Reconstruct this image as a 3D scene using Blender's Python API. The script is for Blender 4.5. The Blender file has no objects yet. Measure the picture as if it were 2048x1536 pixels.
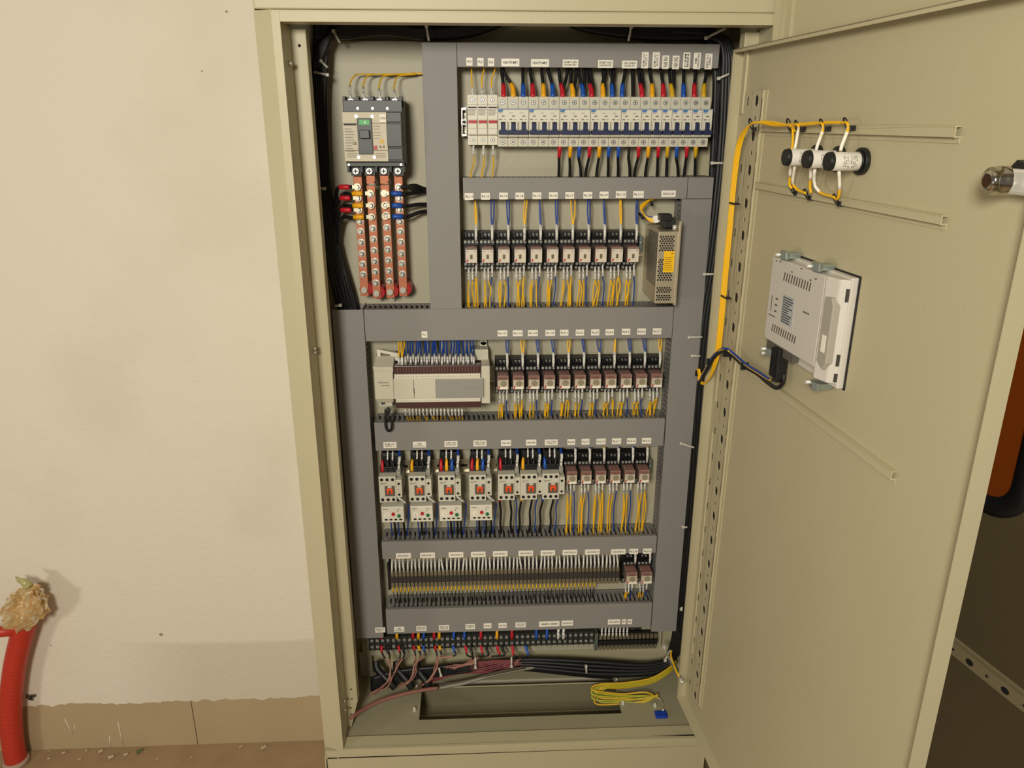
import bpy, bmesh, math, random
from mathutils import Vector, Matrix, noise
random.seed(7)
S = bpy.context.scene
COL = S.collection
# ------------------------------------------------------------------ camera, world, lights, exposure
F = 1540.0
yaw, pitch, roll = (math.radians(a) for a in (2.7065, 18.8727, -0.1081))
CAM = Vector((0.0, -1.27, 1.434))
fwd = Vector((math.sin(yaw)*math.cos(pitch), math.cos(yaw)*math.cos(pitch), -math.sin(pitch)))
r0 = Vector((math.cos(yaw), -math.sin(yaw), 0)); d0 = fwd.cross(r0)
right = r0*math.cos(roll) + d0*math.sin(roll); down = -r0*math.sin(roll) + d0*math.cos(roll)
cd = bpy.data.cameras.new('camera'); cam = bpy.data.objects.new('camera', cd); COL.objects.link(cam)
cd.sensor_width = 36.0; cd.lens = 36.0*F/2048.0; cd.clip_start = 0.02
Mx = Matrix((right, -down, -fwd)).transposed().to_4x4(); Mx.translation = CAM
cam.matrix_world = Mx
S.camera = cam
w = bpy.data.worlds.new('world'); S.world = w; w.use_nodes = True
w.node_tree.nodes['Background'].inputs[0].default_value = (1.0, .90, .72, 1)
w.node_tree.nodes['Background'].inputs[1].default_value = 0.15
def area(name, loc, target, size, power, col):
    l = bpy.data.lights.new(name, 'AREA'); l.shape = 'DISK'; l.size = size; l.energy = power; l.color = col
    o = bpy.data.objects.new(name, l); COL.objects.link(o); o.location = loc
    o.rotation_euler = (Vector(target)-Vector(loc)).to_track_quat('-Z', 'Y').to_euler(); return o
area('wall_lamp', (-.42, -2.10, 1.78), (-.05, .2, .9), .42, 37.5, (1.0, .945, .82))
area('side_lamp', (-1.85, -1.45, .95), (-.6, .25, .45), .28, 7.5, (1.0, .93, .80))
S.view_settings.view_transform = 'Standard'; S.view_settings.look = 'None'
S.view_settings.exposure = 0.0; S.view_settings.gamma = 1.0; S.view_settings.use_curve_mapping = False

# ------------------------------------------------------------------ pixel measurement -> point on a real plane
def ray(px, py):
    return right*((px-1024)/F) + down*((py-768)/F) + fwd
def P(px, py, Y):
    r = ray(px, py); return CAM + r*((Y-CAM.y)/r.y)
def PZ(px, py, Z):
    r = ray(px, py); return CAM + r*((Z-CAM.z)/r.z)
# ------------------------------------------------------------------ materials
def lin(c):
    c = c/255.0; return c/12.92 if c <= .04045 else ((c+.055)/1.055)**2.4
MATS = {}
def mat(name, rgb, rough=.5, metal=0.0, bump=0.0, bscale=400.0, var=0.0, vscale=8.0, trans=0.0, spec=.5, emit=0.0):
    if name in MATS: return MATS[name]
    m = bpy.data.materials.new(name); m.use_nodes = True; nt = m.node_tree; b = nt.nodes['Principled BSDF']
    c = (lin(rgb[0]), lin(rgb[1]), lin(rgb[2]), 1)
    b.inputs['Base Color'].default_value = c; b.inputs['Roughness'].default_value = rough
    b.inputs['Metallic'].default_value = metal; b.inputs['Specular IOR Level'].default_value = spec
    b.inputs['Transmission Weight'].default_value = trans
    tc = nt.nodes.new('ShaderNodeTexCoord')
    n = nt.nodes.new('ShaderNodeTexNoise'); n.inputs['Scale'].default_value = vscale; n.inputs['Detail'].default_value = 4
    nt.links.new(tc.outputs['Object'], n.inputs['Vector'])
    mx = nt.nodes.new('ShaderNodeMix'); mx.data_type = 'RGBA'
    v = max(var, .03)
    mx.inputs['A'].default_value = tuple(x*(1-v) for x in c[:3])+(1,)
    mx.inputs['B'].default_value = tuple(min(1, x*(1+v)) for x in c[:3])+(1,)
    nt.links.new(n.outputs['Fac'], mx.inputs['Factor']); nt.links.new(mx.outputs['Result'], b.inputs['Base Color'])
    if emit:
        b.inputs['Emission Color'].default_value = c; b.inputs['Emission Strength'].default_value = emit
    if bump:
        n2 = nt.nodes.new('ShaderNodeTexNoise'); n2.inputs['Scale'].default_value = bscale; n2.inputs['Detail'].default_value = 3
        nt.links.new(tc.outputs['Object'], n2.inputs['Vector'])
        bp = nt.nodes.new('ShaderNodeBump'); bp.inputs['Strength'].default_value = bump; bp.inputs['Distance'].default_value = .001
        nt.links.new(n2.outputs['Fac'], bp.inputs['Height']); nt.links.new(bp.outputs['Normal'], b.inputs['Normal'])
    MATS[name] = m; return m
PAINT = mat('beige_powder_coat', (187, 178, 145), .42, bump=.25, bscale=900, var=.03)
PLATE = mat('grey_beige_mounting_plate', (178, 172, 148), .45, bump=.3, bscale=900, var=.04)
DUCT = mat('grey_pvc', (137, 134, 130), .55, bump=.1, bscale=1500, var=.03)
BLACKP = mat('black_plastic', (22, 23, 24), .42)
DGREY = mat('dark_grey_plastic', (72, 74, 74), .45)
CREAM = mat('cream_plastic', (206, 202, 185), .42)
OFFW = mat('offwhite_plastic', (222, 217, 200), .42)
PLCW = mat('plc_cream_plastic', (205, 200, 180), .45)
GREYP = mat('mid_grey_plastic', (150, 148, 140), .5)
NAVY = mat('navy_plastic', (14, 30, 74), .55)
BLUELOGO = mat('blue_print', (70, 120, 175), .5)
CAR_METAL = mat('zinc_metal', (196, 192, 180), .36, .55)
NUTM = mat('grey_nut_metal', (128, 124, 114), .42, .6)
BRIGHT = mat('bright_screw_metal', (226, 224, 214), .30, .45)
STEEL = mat('din_rail_steel', (196, 190, 172), .35, .9)
CHROME = mat('chrome', (200, 196, 186), .12, 1.0)
COPPER = mat('copper', (184, 112, 80), .5, .35, var=.25, vscale=45)
RED = mat('red_vinyl', (196, 28, 44), .45)
YEL = mat('yellow_vinyl', (246, 176, 20), .45)
YELD = mat('mustard_vinyl', (216, 172, 30), .45)
BLU = mat('blue_vinyl', (30, 84, 178), .45)
BLK = mat('black_cable', (20, 20, 22), .48)
WYEL = mat('yellow_wire', (246, 190, 24), .42)
WBLU = mat('blue_wire', (28, 66, 150), .42)
WGRN = mat('yellow_green_wire', (176, 172, 40), .42, var=.35, vscale=90)
PINK = mat('pink_brown_cable', (146, 98, 88), .5)
GREYC = mat('grey_cable', (140, 134, 118), .5)
REDK = mat('red_button', (190, 30, 40), .4)
GRNK = mat('green_button', (20, 110, 60), .4)
GLOWG = mat('green_flag', (30, 170, 70), .4)
ORG = mat('orange_plastic', (236, 84, 30), .4)
SMOKE = mat('smoky_clear_plastic', (150, 124, 114), .18, trans=.15)
BROWN = mat('brown_clear_cover', (84, 58, 54), .25, trans=.15)
STICK = mat('white_sticker', (244, 238, 224), .5)
INK = mat('black_ink', (26, 26, 28), .6)
INKG = mat('grey_ink', (120, 116, 106), .6)
TIEW = mat('white_nylon', (206, 202, 190), .4)
REDI = mat('red_resin', (168, 18, 28), .35)
LBLU = mat('blue_tag_plastic', (20, 62, 170), .4)
HMIW = mat('light_grey_casing', (204, 198, 188), .5)
DARKH = mat('dark_hole', (18, 17, 14), .8)
YELST = mat('yellow_sticker', (250, 196, 10), .5)
# marker sleeve : white with small dark print flecks
def sleeve_mat():
    m = mat('white_marker_sleeve', (234, 230, 218), .5); nt = m.node_tree; b = nt.nodes['Principled BSDF']
    tc = nt.nodes.new('ShaderNodeTexCoord'); v = nt.nodes.new('ShaderNodeTexNoise'); v.inputs['Scale'].default_value = 420; v.inputs['Detail'].default_value = 1
    nt.links.new(tc.outputs['Object'], v.inputs['Vector'])
    r = nt.nodes.new('ShaderNodeValToRGB'); r.color_ramp.interpolation = 'CONSTANT'
    r.color_ramp.elements[0].color = (.80, .78, .72, 1); r.color_ramp.elements[1].position = .60; r.color_ramp.elements[1].color = (.10, .10, .10, 1)
    nt.links.new(v.outputs['Fac'], r.inputs['Fac']); nt.links.new(r.outputs['Color'], b.inputs['Base Color']); return m
SLV = sleeve_mat()

# ------------------------------------------------------------------ mesh builder
class MB:
    def __init__(s): s.v = []; s.f = []; s.m = []; s.sm = []
    def _add(s, vs, fs, m, smooth=False):
        b = len(s.v); s.v += [Vector(v) for v in vs]
        for f in fs: s.f.append([b+i for i in f]); s.m.append(m); s.sm.append(smooth)
    def box(s, x0, y0, z0, x1, y1, z1, m=0):
        s._add([(x0,y0,z0),(x1,y0,z0),(x1,y1,z0),(x0,y1,z0),(x0,y0,z1),(x1,y0,z1),(x1,y1,z1),(x0,y1,z1)],
               [(0,3,2,1),(4,5,6,7),(0,1,5,4),(1,2,6,5),(2,3,7,6),(3,0,4,7)], m); return s
    def cyl(s, a, b, r, r2=None, n=14, m=0, smooth=True):
        a = Vector(a); b = Vector(b); r2 = r if r2 is None else r2; t = (b-a).normalized()
        u = t.orthogonal().normalized(); v = t.cross(u); vs = []
        for c, R in ((a, r), (b, r2)):
            for i in range(n):
                an = 2*math.pi*i/n; vs.append(c+(u*math.cos(an)+v*math.sin(an))*R)
        s._add(vs, [(i, (i+1) % n, n+(i+1) % n, n+i) for i in range(n)], m, smooth)
        s._add(vs, [tuple(range(n))[::-1], tuple(range(n, 2*n))], m); return s
    def tube(s, pts, r, n=7, m=0):
        pts = [Vector(p) for p in pts]; N = len(pts); rs = r if isinstance(r, (list, tuple)) else [r]*N
        t = (pts[1]-pts[0]).normalized(); u = t.orthogonal().normalized(); vs = []
        for i, p in enumerate(pts):
            t2 = ((pts[min(i+1, N-1)]-pts[max(i-1, 0)])).normalized()
            u = (u - t2*u.dot(t2))
            u = u.normalized() if u.length > 1e-8 else t2.orthogonal().normalized()
            v = t2.cross(u)
            for k in range(n):
                an = 2*math.pi*k/n; vs.append(p+(u*math.cos(an)+v*math.sin(an))*rs[i])
        fs = [(i*n+k, i*n+(k+1) % n, (i+1)*n+(k+1) % n, (i+1)*n+k) for i in range(N-1) for k in range(n)]
        s._add(vs, fs, m, True); s._add(vs, [tuple(range(n))[::-1], tuple(range((N-1)*n, N*n))], m); return s
    def prism(s, poly, axis, a, b, m=0):
        def q(p, t): return {'x': (t, p[0], p[1]), 'y': (p[0], t, p[1]), 'z': (p[0], p[1], t)}[axis]
        n = len(poly); vs = [q(p, a) for p in poly]+[q(p, b) for p in poly]
        s._add(vs, [tuple(range(n))[::-1], tuple(range(n, 2*n))]+[(i, (i+1) % n, n+(i+1) % n, n+i) for i in range(n)], m); return s
    def map(s, fn): s.v = [Vector(fn(v)) for v in s.v]; return s
    def mesh(s, name, mats, org=Vector((0, 0, 0)), recalc=True):
        me = bpy.data.meshes.new(name); me.from_pydata([tuple(v-org) for v in s.v], [], s.f)
        for m in mats: me.materials.append(m)
        me.polygons.foreach_set('material_index', s.m); me.polygons.foreach_set('use_smooth', s.sm)
        bm = bmesh.new(); bm.from_mesh(me); bmesh.ops.remove_doubles(bm, verts=bm.verts, dist=1e-7)
        if recalc: bmesh.ops.recalc_face_normals(bm, faces=bm.faces)
        bm.to_mesh(me); bm.free(); return me
_O = 'zeroth first second third fourth fifth sixth seventh eighth ninth tenth eleventh twelfth thirteenth fourteenth fifteenth sixteenth seventeenth eighteenth nineteenth'.split()
def nth(n):
    if n < 20: return _O[n]
    t = {2: 'twent', 3: 'thirt', 4: 'fort', 5: 'fift', 6: 'sixt'}[n//10]
    return t+'ieth' if n % 10 == 0 else t+'y-'+_O[n % 10]
def aslist(m): return list(m) if isinstance(m, (list, tuple)) else [m]
def wloc(o):
    v = Vector(o.location)
    while o.parent: o = o.parent; v += o.location
    return v
def bevel(o, wd, seg=2):
    if wd: b = o.modifiers.new('bevel', 'BEVEL'); b.width = wd; b.segments = seg; b.limit_method = 'ANGLE'; b.angle_limit = .7; b.harden_normals = False
def tag(o, label=None, cat=None, group=None, kind=None):
    for k, v in (('label', label), ('category', cat), ('group', group), ('kind', kind)):
        if v: o[k] = v
    return o
def root(name, label, cat, loc=(0, 0, 0), group=None):
    o = bpy.data.objects.new(name, None); o.empty_display_size = .01; COL.objects.link(o); o.location = loc
    return tag(o, label, cat, group)
def part(mb, name, mats, parent, world=False, bev=0, label=None):
    me = mb if isinstance(mb, bpy.types.Mesh) else mb.mesh(name, aslist(mats), wloc(parent) if world else Vector((0, 0, 0)))
    o = bpy.data.objects.new(name, me); COL.objects.link(o); o.parent = parent; bevel(o, bev)
    if label: o['label'] = label
    return o
def single(mb, name, mats, label=None, cat=None, group=None, kind=None, bev=0):
    xs = [v.x for v in mb.v]; ys = [v.y for v in mb.v]; zs = [v.z for v in mb.v]
    org = Vector(((min(xs)+max(xs))/2, (min(ys)+max(ys))/2, min(zs)))
    o = bpy.data.objects.new(name, mb.mesh(name, aslist(mats), org)); COL.objects.link(o); o.location = org; bevel(o, bev)
    return tag(o, label, cat, group, kind)
def copytree(o, parent=None):
    c = o.copy(); COL.objects.link(c); c.parent = parent
    for ch in list(o.children): copytree(ch, c)
    return c
def curve(ctrl, n=8):
    pts = [Vector(p) for p in ctrl]
    if len(pts) < 3: return [pts[0].lerp(pts[1], i/3) for i in range(4)]
    q = [pts[0]*2-pts[1]]+pts+[pts[-1]*2-pts[-2]]; out = []
    for i in range(1, len(q)-2):
        a, b, c, d = q[i-1:i+3]
        for k in range(n):
            t = k/n; out.append(.5*((2*b)+(c-a)*t+(2*a-5*b+4*c-d)*t*t+(-a+3*b-3*c+d)*t**3))
    out.append(pts[-1]); return out
# text : built once per string, laid flat in its own plane, scaled to the size on the thing
TXT = {}
def text_mesh(s):
    if s in TXT: return TXT[s]
    c = bpy.data.curves.new('t', 'FONT'); c.body = s; c.align_x = 'CENTER'; c.align_y = 'CENTER'; c.resolution_u = 2; c.space_line = .9; c.offset = .018
    o = bpy.data.objects.new('t', c); COL.objects.link(o); bpy.context.view_layer.update()
    me = bpy.data.meshes.new_from_object(o.evaluated_get(bpy.context.evaluated_depsgraph_get()))
    bpy.data.objects.remove(o); TXT[s] = me; return me
def text(s, wd, ht, loc, parent, material=None, xdir=(1, 0, 0), ydir=(0, 0, 1), name='lettering', bold=0):
    src = text_mesh(s); me = src.copy(); me.name = name
    xs = [v.co.x for v in me.vertices]; ys = [v.co.y for v in me.vertices]
    sx = wd/(max(xs)-min(xs)); sy = ht/(max(ys)-min(ys)); cx = (max(xs)+min(xs))/2; cy = (max(ys)+min(ys))/2
    X = Vector(xdir); Yv = Vector(ydir); off = Vector(loc)-wloc(parent)
    for v in me.vertices: v.co = X*((v.co.x-cx)*sx)+Yv*((v.co.y-cy)*sy)+off
    me.materials.clear(); me.materials.append(material or INK)
    o = bpy.data.objects.new(name, me); COL.objects.link(o); o.parent = parent; return o

# ------------------------------------------------------------------ planes of the place
YP = .22        # front of the mounting plate
YD = .16        # front of the duct lids
YW = .25        # wall
# ================================================================== SETTING
def wall_material():
    m = bpy.data.materials.new('old_cream_wall_paint'); m.use_nodes = True; nt = m.node_tree; b = nt.nodes['Principled BSDF']; b.inputs['Roughness'].default_value = .75
    geo = nt.nodes.new('ShaderNodeNewGeometry'); sep = nt.nodes.new('ShaderNodeSeparateXYZ'); nt.links.new(geo.outputs['Position'], sep.inputs[0])
    def noi(sc, det=5):
        n = nt.nodes.new('ShaderNodeTexNoise'); n.inputs['Scale'].default_value = sc; n.inputs['Detail'].default_value = det
        nt.links.new(geo.outputs['Position'], n.inputs['Vector']); return n
    def math_(op, a, bb):
        n = nt.nodes.new('ShaderNodeMath'); n.operation = op
        for i, x in enumerate((a, bb)):
            if isinstance(x, (int, float)): n.inputs[i].default_value = x
            else: nt.links.new(x, n.inputs[i])
        return n.outputs[0]
    # greyer repaired band of plaster above the skirting
    edge = math_('ADD', sep.outputs['Z'], math_('MULTIPLY', math_('SUBTRACT', noi(6).outputs['Fac'], .5), .035))
    mr = nt.nodes.new('ShaderNodeMapRange'); mr.inputs['From Min'].default_value = .288; mr.inputs['From Max'].default_value = .298
    nt.links.new(edge, mr.inputs['Value'])
    left = nt.nodes.new('ShaderNodeMapRange'); left.inputs['From Min'].default_value = -.86; left.inputs['From Max'].default_value = -.66; left.inputs['To Min'].default_value = 1; left.inputs['To Max'].default_value = 0
    nt.links.new(sep.outputs['X'], left.inputs['Value'])
    fac = math_('MAXIMUM', mr.outputs[0], left.outputs[0])
    mx = nt.nodes.new('ShaderNodeMix'); mx.data_type = 'RGBA'
    mx.inputs['A'].default_value = (lin(206), lin(198), lin(178), 1); mx.inputs['B'].default_value = (lin(221), lin(213), lin(195), 1)
    nt.links.new(fac, mx.inputs['Factor'])
    # faint smudges
    n2 = noi(3.2, 6); r = nt.nodes.new('ShaderNodeValToRGB'); r.color_ramp.elements[0].position = .30; r.color_ramp.elements[0].color = (.90, .89, .87, 1)
    r.color_ramp.elements[1].position = .46; r.color_ramp.elements[1].color = (1, 1, 1, 1); nt.links.new(n2.outputs['Fac'], r.inputs['Fac'])
    mm = nt.nodes.new('ShaderNodeMix'); mm.data_type = 'RGBA'; mm.blend_type = 'MULTIPLY'; mm.inputs['Factor'].default_value = .6
    nt.links.new(mx.outputs['Result'], mm.inputs['A']); nt.links.new(r.outputs['Color'], mm.inputs['B']); nt.links.new(mm.outputs['Result'], b.inputs['Base Color'])
    n3 = noi(90, 6); bp = nt.nodes.new('ShaderNodeBump'); bp.inputs['Strength'].default_value = .35; bp.inputs['Distance'].default_value = .003
    nt.links.new(n3.outputs['Fac'], bp.inputs['Height']); nt.links.new(bp.outputs['Normal'], b.inputs['Normal']); return m
wall = MB(); wall.box(-2.2, YW+.004, -.02, 2.6, YW+.1, 2.8)
# plaster skin with a ragged lower edge just above the tile skirting
xs = [-2.2+i*.006 for i in range(801)]
low = [  .134+.008*(noise.noise(Vector((x*9, 0, 0)))) + .007*noise.noise(Vector((x*45, 3, 0)))+.004*noise.noise(Vector((x*200, 5, 0))) + .004*math.sin((x+.2)*2.5) for x in xs]
v = []; f = []
for x, z in zip(xs, low): v += [(x, YW-.001, z), (x, YW-.001, 2.8), (x, YW+.006, z)]
for i in range(800): f += [(3*i, 3*i+3, 3*i+4, 3*i+1), (3*i, 3*i+2, 3*i+5, 3*i+3)]
wall._add(v, f, 0)
single(wall, 'wall_back', wall_material(), kind='structure')
TILE = mat('tan_skirting_tile', (176, 156, 122), .4, var=.10, vscale=5, bump=.1, bscale=60)
GROUT = mat('dark_joint', (92, 76, 56), .8)
bb = MB()
xe = [-2.2, P(388, 1440, YW).x, P(388, 1440, YW).x+.6, 1.4, 2.5]
xe.insert(1, xe[1]-.6)
for a, b_ in zip(xe[:-1], xe[1:]): bb.box(a+.001, YW, .0, b_-.001, YW+.003, .142)
bb.box(-2.2, YW+.0015, 0, 2.5, YW+.0035, .140, 1)
single(bb, 'baseboard_back', [TILE, GROUT], kind='structure')
FLOORM = mat('dusty_brown_floor_tile', (158, 132, 100), .55, var=.22, vscale=14, bump=.5, bscale=120)
single(MB().box(-2.2, -3.5, -.04, 2.6, YW+.1, 0), 'floor', FLOORM, kind='structure')
# unseen ceiling, so the room closes above
single(MB().box(-2.2, -3.5, 2.8, 2.6, YW+.1, 2.84), 'ceiling', mat('ceiling_paint', (214, 208, 194), .8), kind='structure')
# small marks and chips on the wall
CHIP = mat('grey_wall_chip', (150, 140, 122), .8)
for px, py, r in ((453, 23, .0022), (404, 142, .0016), (322, 1269, .0042), (102, 1291, .0018)):
    c = P(px, py, YW-.001); single(MB().cyl(c, c+Vector((0, -.0008, 0)), r, r*.7, 9), 'wall_chip', CHIP,
        {453: 'tiny dark chip on the wall near the top edge', 404: 'tiny dark fleck on the wall beside the cabinet top', 322: 'grey round mark on the wall above the repaired plaster band', 102: 'small dark speck on the wall right of the red conduit'}[px], 'wall mark')
sp = MB()
for a in range(14):
    c = P(55+random.random()*15, 1390+random.random()*9, YW-.002); sp.box(c.x-.003, c.y-.002, c.z-.002, c.x+.003, c.y+.001, c.z+.002)
single(sp, 'loose_plaster_crumbs', mat('dark_crumb', (92, 82, 66), .9), 'dark crumbled plaster beside the red conduit above the skirting', 'plaster crumbs', kind='stuff')
# scratches of white paint on the skirting
for i, (a, b_) in enumerate((((129, 1437), (146, 1468)), ((149, 1450), (151, 1461)), ((236, 1443), (246, 1492)), ((219, 1472), (220, 1494)))):
    p, q = P(*a, YW-.0008), P(*b_, YW-.0008)
    single(MB().tube([p, p.lerp(q, .5), q], [.0009, .0013, .0008], 5), 'paint_drip', mat('white_paint', (226, 216, 190), .6),
           ('slanted white paint drip on the skirting near the conduit', 'shortest white paint drip on the skirting', 'longest white paint drip on the skirting tile', 'thin low white paint drip on the skirting')[i], 'paint drip', 'white paint drips on the skirting')
# rubble on the floor
ROCK = mat('pale_rubble', (196, 182, 154), .9, var=.2, vscale=80)
for i, (px, py, s) in enumerate(((67, 1494, 4), (127, 1508, 4), (172, 1503, 3), (201, 1506, 5), (221, 1518, 6), (251, 1512, 5), (278, 1507, 7), (382, 1517, 3), (97, 1519, 3), (159, 1520, 3), (527, 1499, 6), (482, 1496, 4), (315, 1520, 3), (98, 1503, 2))):
    c = PZ(px, py, .002); m = MB(); m.cyl(c+Vector((-.001*s*.8, 0, .0005*s)), c+Vector((.001*s*.8, .0012*s, .0005*s)), .0007*s, .0004*s, 6, smooth=False)
    m.map(lambda v: v+Vector(noise.noise_vector(v*300))*.0012)
    single(m, 'rubble_chip', mat('green_rubble', (96, 104, 70), .9) if px == 278 else ROCK,
           'green flake lying on the floor by the skirting' if px == 278 else ('largest pale rubble chip, on the floor near the cabinet' if px == 527 else 'pale crumb of rubble on the floor, %s from the conduit rightwards' % nth(1+sorted((67,127,172,201,221,251,382,97,159,482,315,98)).index(px))), 'rubble',
           None if px in (278, 527) else 'rubble crumbs along the skirting')

# ================================================================== CABINET
XL, XR = -.3262, .4719        # outer faces
XF = -.3218
OL, OR_, OB, OT = -.2843, .4595, .2147, 1.5721   # opening
cab = root('electrical_cabinet', 'tall beige steel control cabinet standing open against the wall', 'cabinet', (.075, 0, 0))
ZT = 2.02
m = MB()
m.box(XL, .012, .187, XL+.002, YW-.004, ZT).box(XR-.002, .0, .19, XR, YW-.004, ZT)
part(m, 'side_panel', PAINT, cab, True, .0006)
part(MB().box(XL, YW-.006, .19, XR, YW-.004, ZT), 'rear_panel', PAINT, cab, True)
part(MB().box(XL, 0, ZT-.002, XR, YW-.004, ZT), 'top_panel', PAINT, cab, True)
# front frame : flat outer face, raised gutter lip round the opening
m = MB()
m.prism([(XL, .012), (OL-.0125, 0), (OL-.0125, .003), (XL, .015)], 'z', .187, 1.5893).box(XR-.0005, 0, .19, XR, .06, 1.589)
m.box(OL-.0125, 0, 1.572, XR, .004, 1.589).box(OL-.0125, .0, .19, XR, .004, .2147)
m.box(OL-.0125, -.006, OB-.012, OL, .001, OT+.014).box(OR_, -.006, OB-.012, XR, .001, OT+.014)
m.box(OL, -.006, OT, OR_, .001, OT+.014).box(OL, -.006, OB-.012, OR_, .001, OB)
# inward returns of the lip
m.box(OL-.0015, -.001, OB, OL, .062, OT).box(OR_, -.001, OB, OR_+.0015, .062, OT)
m.box(OL, -.001, OT, OR_, .03, OT+.0015).box(OL, -.001, OB-.0015, OR_, .030, OB)
part(m, 'door_frame', PAINT, cab, True, .0018)
# inner corner rails
for sx, x0, x1 in ((1, OL, OL+.0225), (-1, OR_-.0225, OR_)):
    m = MB(); xi = x1 if sx > 0 else x0
    m.box(x0, .060, .275, x1, .062, OT-.003)
    m.prism([(x0, .275), (x1, .275), (x1-.016 if sx > 0 else x1, .212), (x0 if sx > 0 else x0+.016, .212)], 'y', .060, .062)
    m.box(xi-.001, .060, .275, xi+.001, .085, OT-.003)
    rl = part(m, 'corner_rail', PAINT, cab, True, .0008)
    hm = MB()
    for z in (1.545, .31, .285, .262, .245):
        xx = x0+(.012 if sx > 0 else .010) - (0 if z > .28 else sx*.004)
        hm.cyl((xx, .0594, z), (xx, .0602, z), .0024 if z > 1.5 else .0017, n=12)
    part(hm, 'rail_hole', DARKH, rl, True)
for px, py, r in ((580, 127, .0042), (632, 697, .0032), (628, 705, .0032), (692, 1402, .003), (689, 1420, .0026)):
    c = P(px, py, .03); c.x = OL+.0006
    part(MB().cyl((OL, c.y, c.z), (OL+.005, c.y, c.z), r, r*.8, 8), 'frame_bolt', CAR_METAL, cab, True)
# upper fascia above the door opening
part(MB().box(XF, -.0015, 1.5895, XR-.004, .004, ZT), 'upper_fascia', PAINT, cab, True, .002)
# floor plate with cable cut-out
ZF = .209
cx0, cx1, cy0, cy1 = -.136, .305, .077, .196
m = MB(); m.box(XL+.002, .0, ZF-.002, cx0, YW-.006, ZF).box(cx1, .0, ZF-.002, XR-.002, YW-.006, ZF)
m.box(cx0, .0, ZF-.002, cx1, cy0, ZF).box(cx0, cy1, ZF-.002, cx1, YW-.006, ZF)
part(m, 'floor_plate', mat('grey_green_shaded_plate', (160, 154, 126), .5, bump=.2, bscale=700, var=.06, vscale=12), cab, True)  # greyer than the frame, and darkened further to paint in shade
for px, py in ((829, 1421), (833, 1375), (1233, 1363), (1246, 1408), (1310, 1413), (745, 1337)):
    c = PZ(px, py, ZF)
    part(MB().cyl(c, c+Vector((0, 0, .006)), .0042, .0036, 6, smooth=False).cyl(c+Vector((0, 0, .004)), c+Vector((0, 0, .009)), .002, n=8), 'floor_bolt', BRIGHT, cab, True)
# plinth : box below with inner ledge seen through the cut-out
m = MB(); m.box(XL, .004, .182, XR, .03, .187).box(XF, .004, 0, XR, .008, .187).box(XL, .002, 0, XL+.003, YW-.004, .188).box(XR-.003, .002, 0, XR, YW-.004, .188)
m.box(XL, cy1+.004, 0, XR, cy1+.008, .188).box(XL+.003, cy1-.028, .135, XR-.003, cy1+.004, .138).box(XL+.003, cy1-.028, .118, XR-.003, cy1-.025, .137)
m.box(XL+.003, .006, .04, XR-.003, cy1+.004, .043)
part(m, 'plinth', PAINT, cab, True, .001)
part(MB().box(XL+.004, cy1+.0015, .138, XR-.004, cy1+.0038, .187).box(XL+.004, cy1-.026, .1382, XR-.004, cy1+.0015, .1395), 'plinth_shade_sheet', mat('plinth_shade_tone', (128, 120, 94), .6), cab, True)  # added sheet, its darker colour stands for shade inside the plinth
# mounting plate
m = MB(); m.box(-.272, YP, .270, .420, YP+.0025, 1.567)
m.box(-.272, YP, .2665, .420, YP+.012, .270)
part(m, 'mounting_plate', PLATE, cab, True, .0008)
for px in (731, 1345):
    c = P(px, 1330, .225); part(MB().box(c.x-.012, .222, ZF, c.x+.016, .225, .275), 'plate_bracket', PLATE, cab, True)
# ---- inner door
PSI = math.radians(-4.504)
DD = Vector((-math.sin(PSI), -math.cos(PSI), 0)); DN = Vector((DD.y, -DD.x, 0))
if DN.x > 0: DN = -DN
tip = P(1466, 99, .04); DO = tip - DN*.018; DO.z = 0
DZ0, DZ1, DW = .281, 1.5416, .6735
def DF(q): return DO + DD*q[0] + DN*q[1] + Vector((0, 0, q[2]))     # (along door, out of its inner face, height)
def PDv(px, py, wv=0.0):
    r = ray(px, py); n_ = DN; t = ((DO+DN*wv-CAM).dot(n_))/r.dot(n_); q = CAM+r*t; return (q-DO).dot(DD), wv, q.z
door = part(MB().box(0, -.0015, DZ0, DW, 0, DZ1).map(DF), 'door', PAINT, cab, True)
m = MB()
m.box(0, 0, DZ0, .0015, .018, DZ1).box(DW-.0015, 0, DZ0, DW, .018, DZ1)
m.box(0, 0, DZ1-.0015, DW, .018, DZ1).box(0, .0165, DZ1-.0055, DW, .018, DZ1).box(0, 0, DZ0, DW, .018, DZ0+.0015)
m.box(0, .0165, DZ0, .006, .018, DZ1)
part(m.map(DF), 'door_flange', PAINT, door, True, .003)
# raised strip along the hinge side with stamped hinge marks
m = MB()
for z0, z1 in ((1.445, 1.5385), (.955, 1.395), (.41, .895)):
    m.box(.0125, 0, z0, .026, .0045, z1)
part(m.map(DF), 'hinge_strip', PAINT, door, True, .001)
m = MB()
for zc in (1.423, 1.407, .932, .918, .385, .372):
    m.cyl(DF((.036, 0, zc)), DF((.036, .0006, zc)), .0052, n=10)
    m.cyl(DF((.036, 0, zc)), DF((.036, .0012, zc)), .002, n=8)
part(m, 'hinge_weld_mark', mat('weld_mark_grey', (150, 146, 124), .6), door, True)
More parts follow.
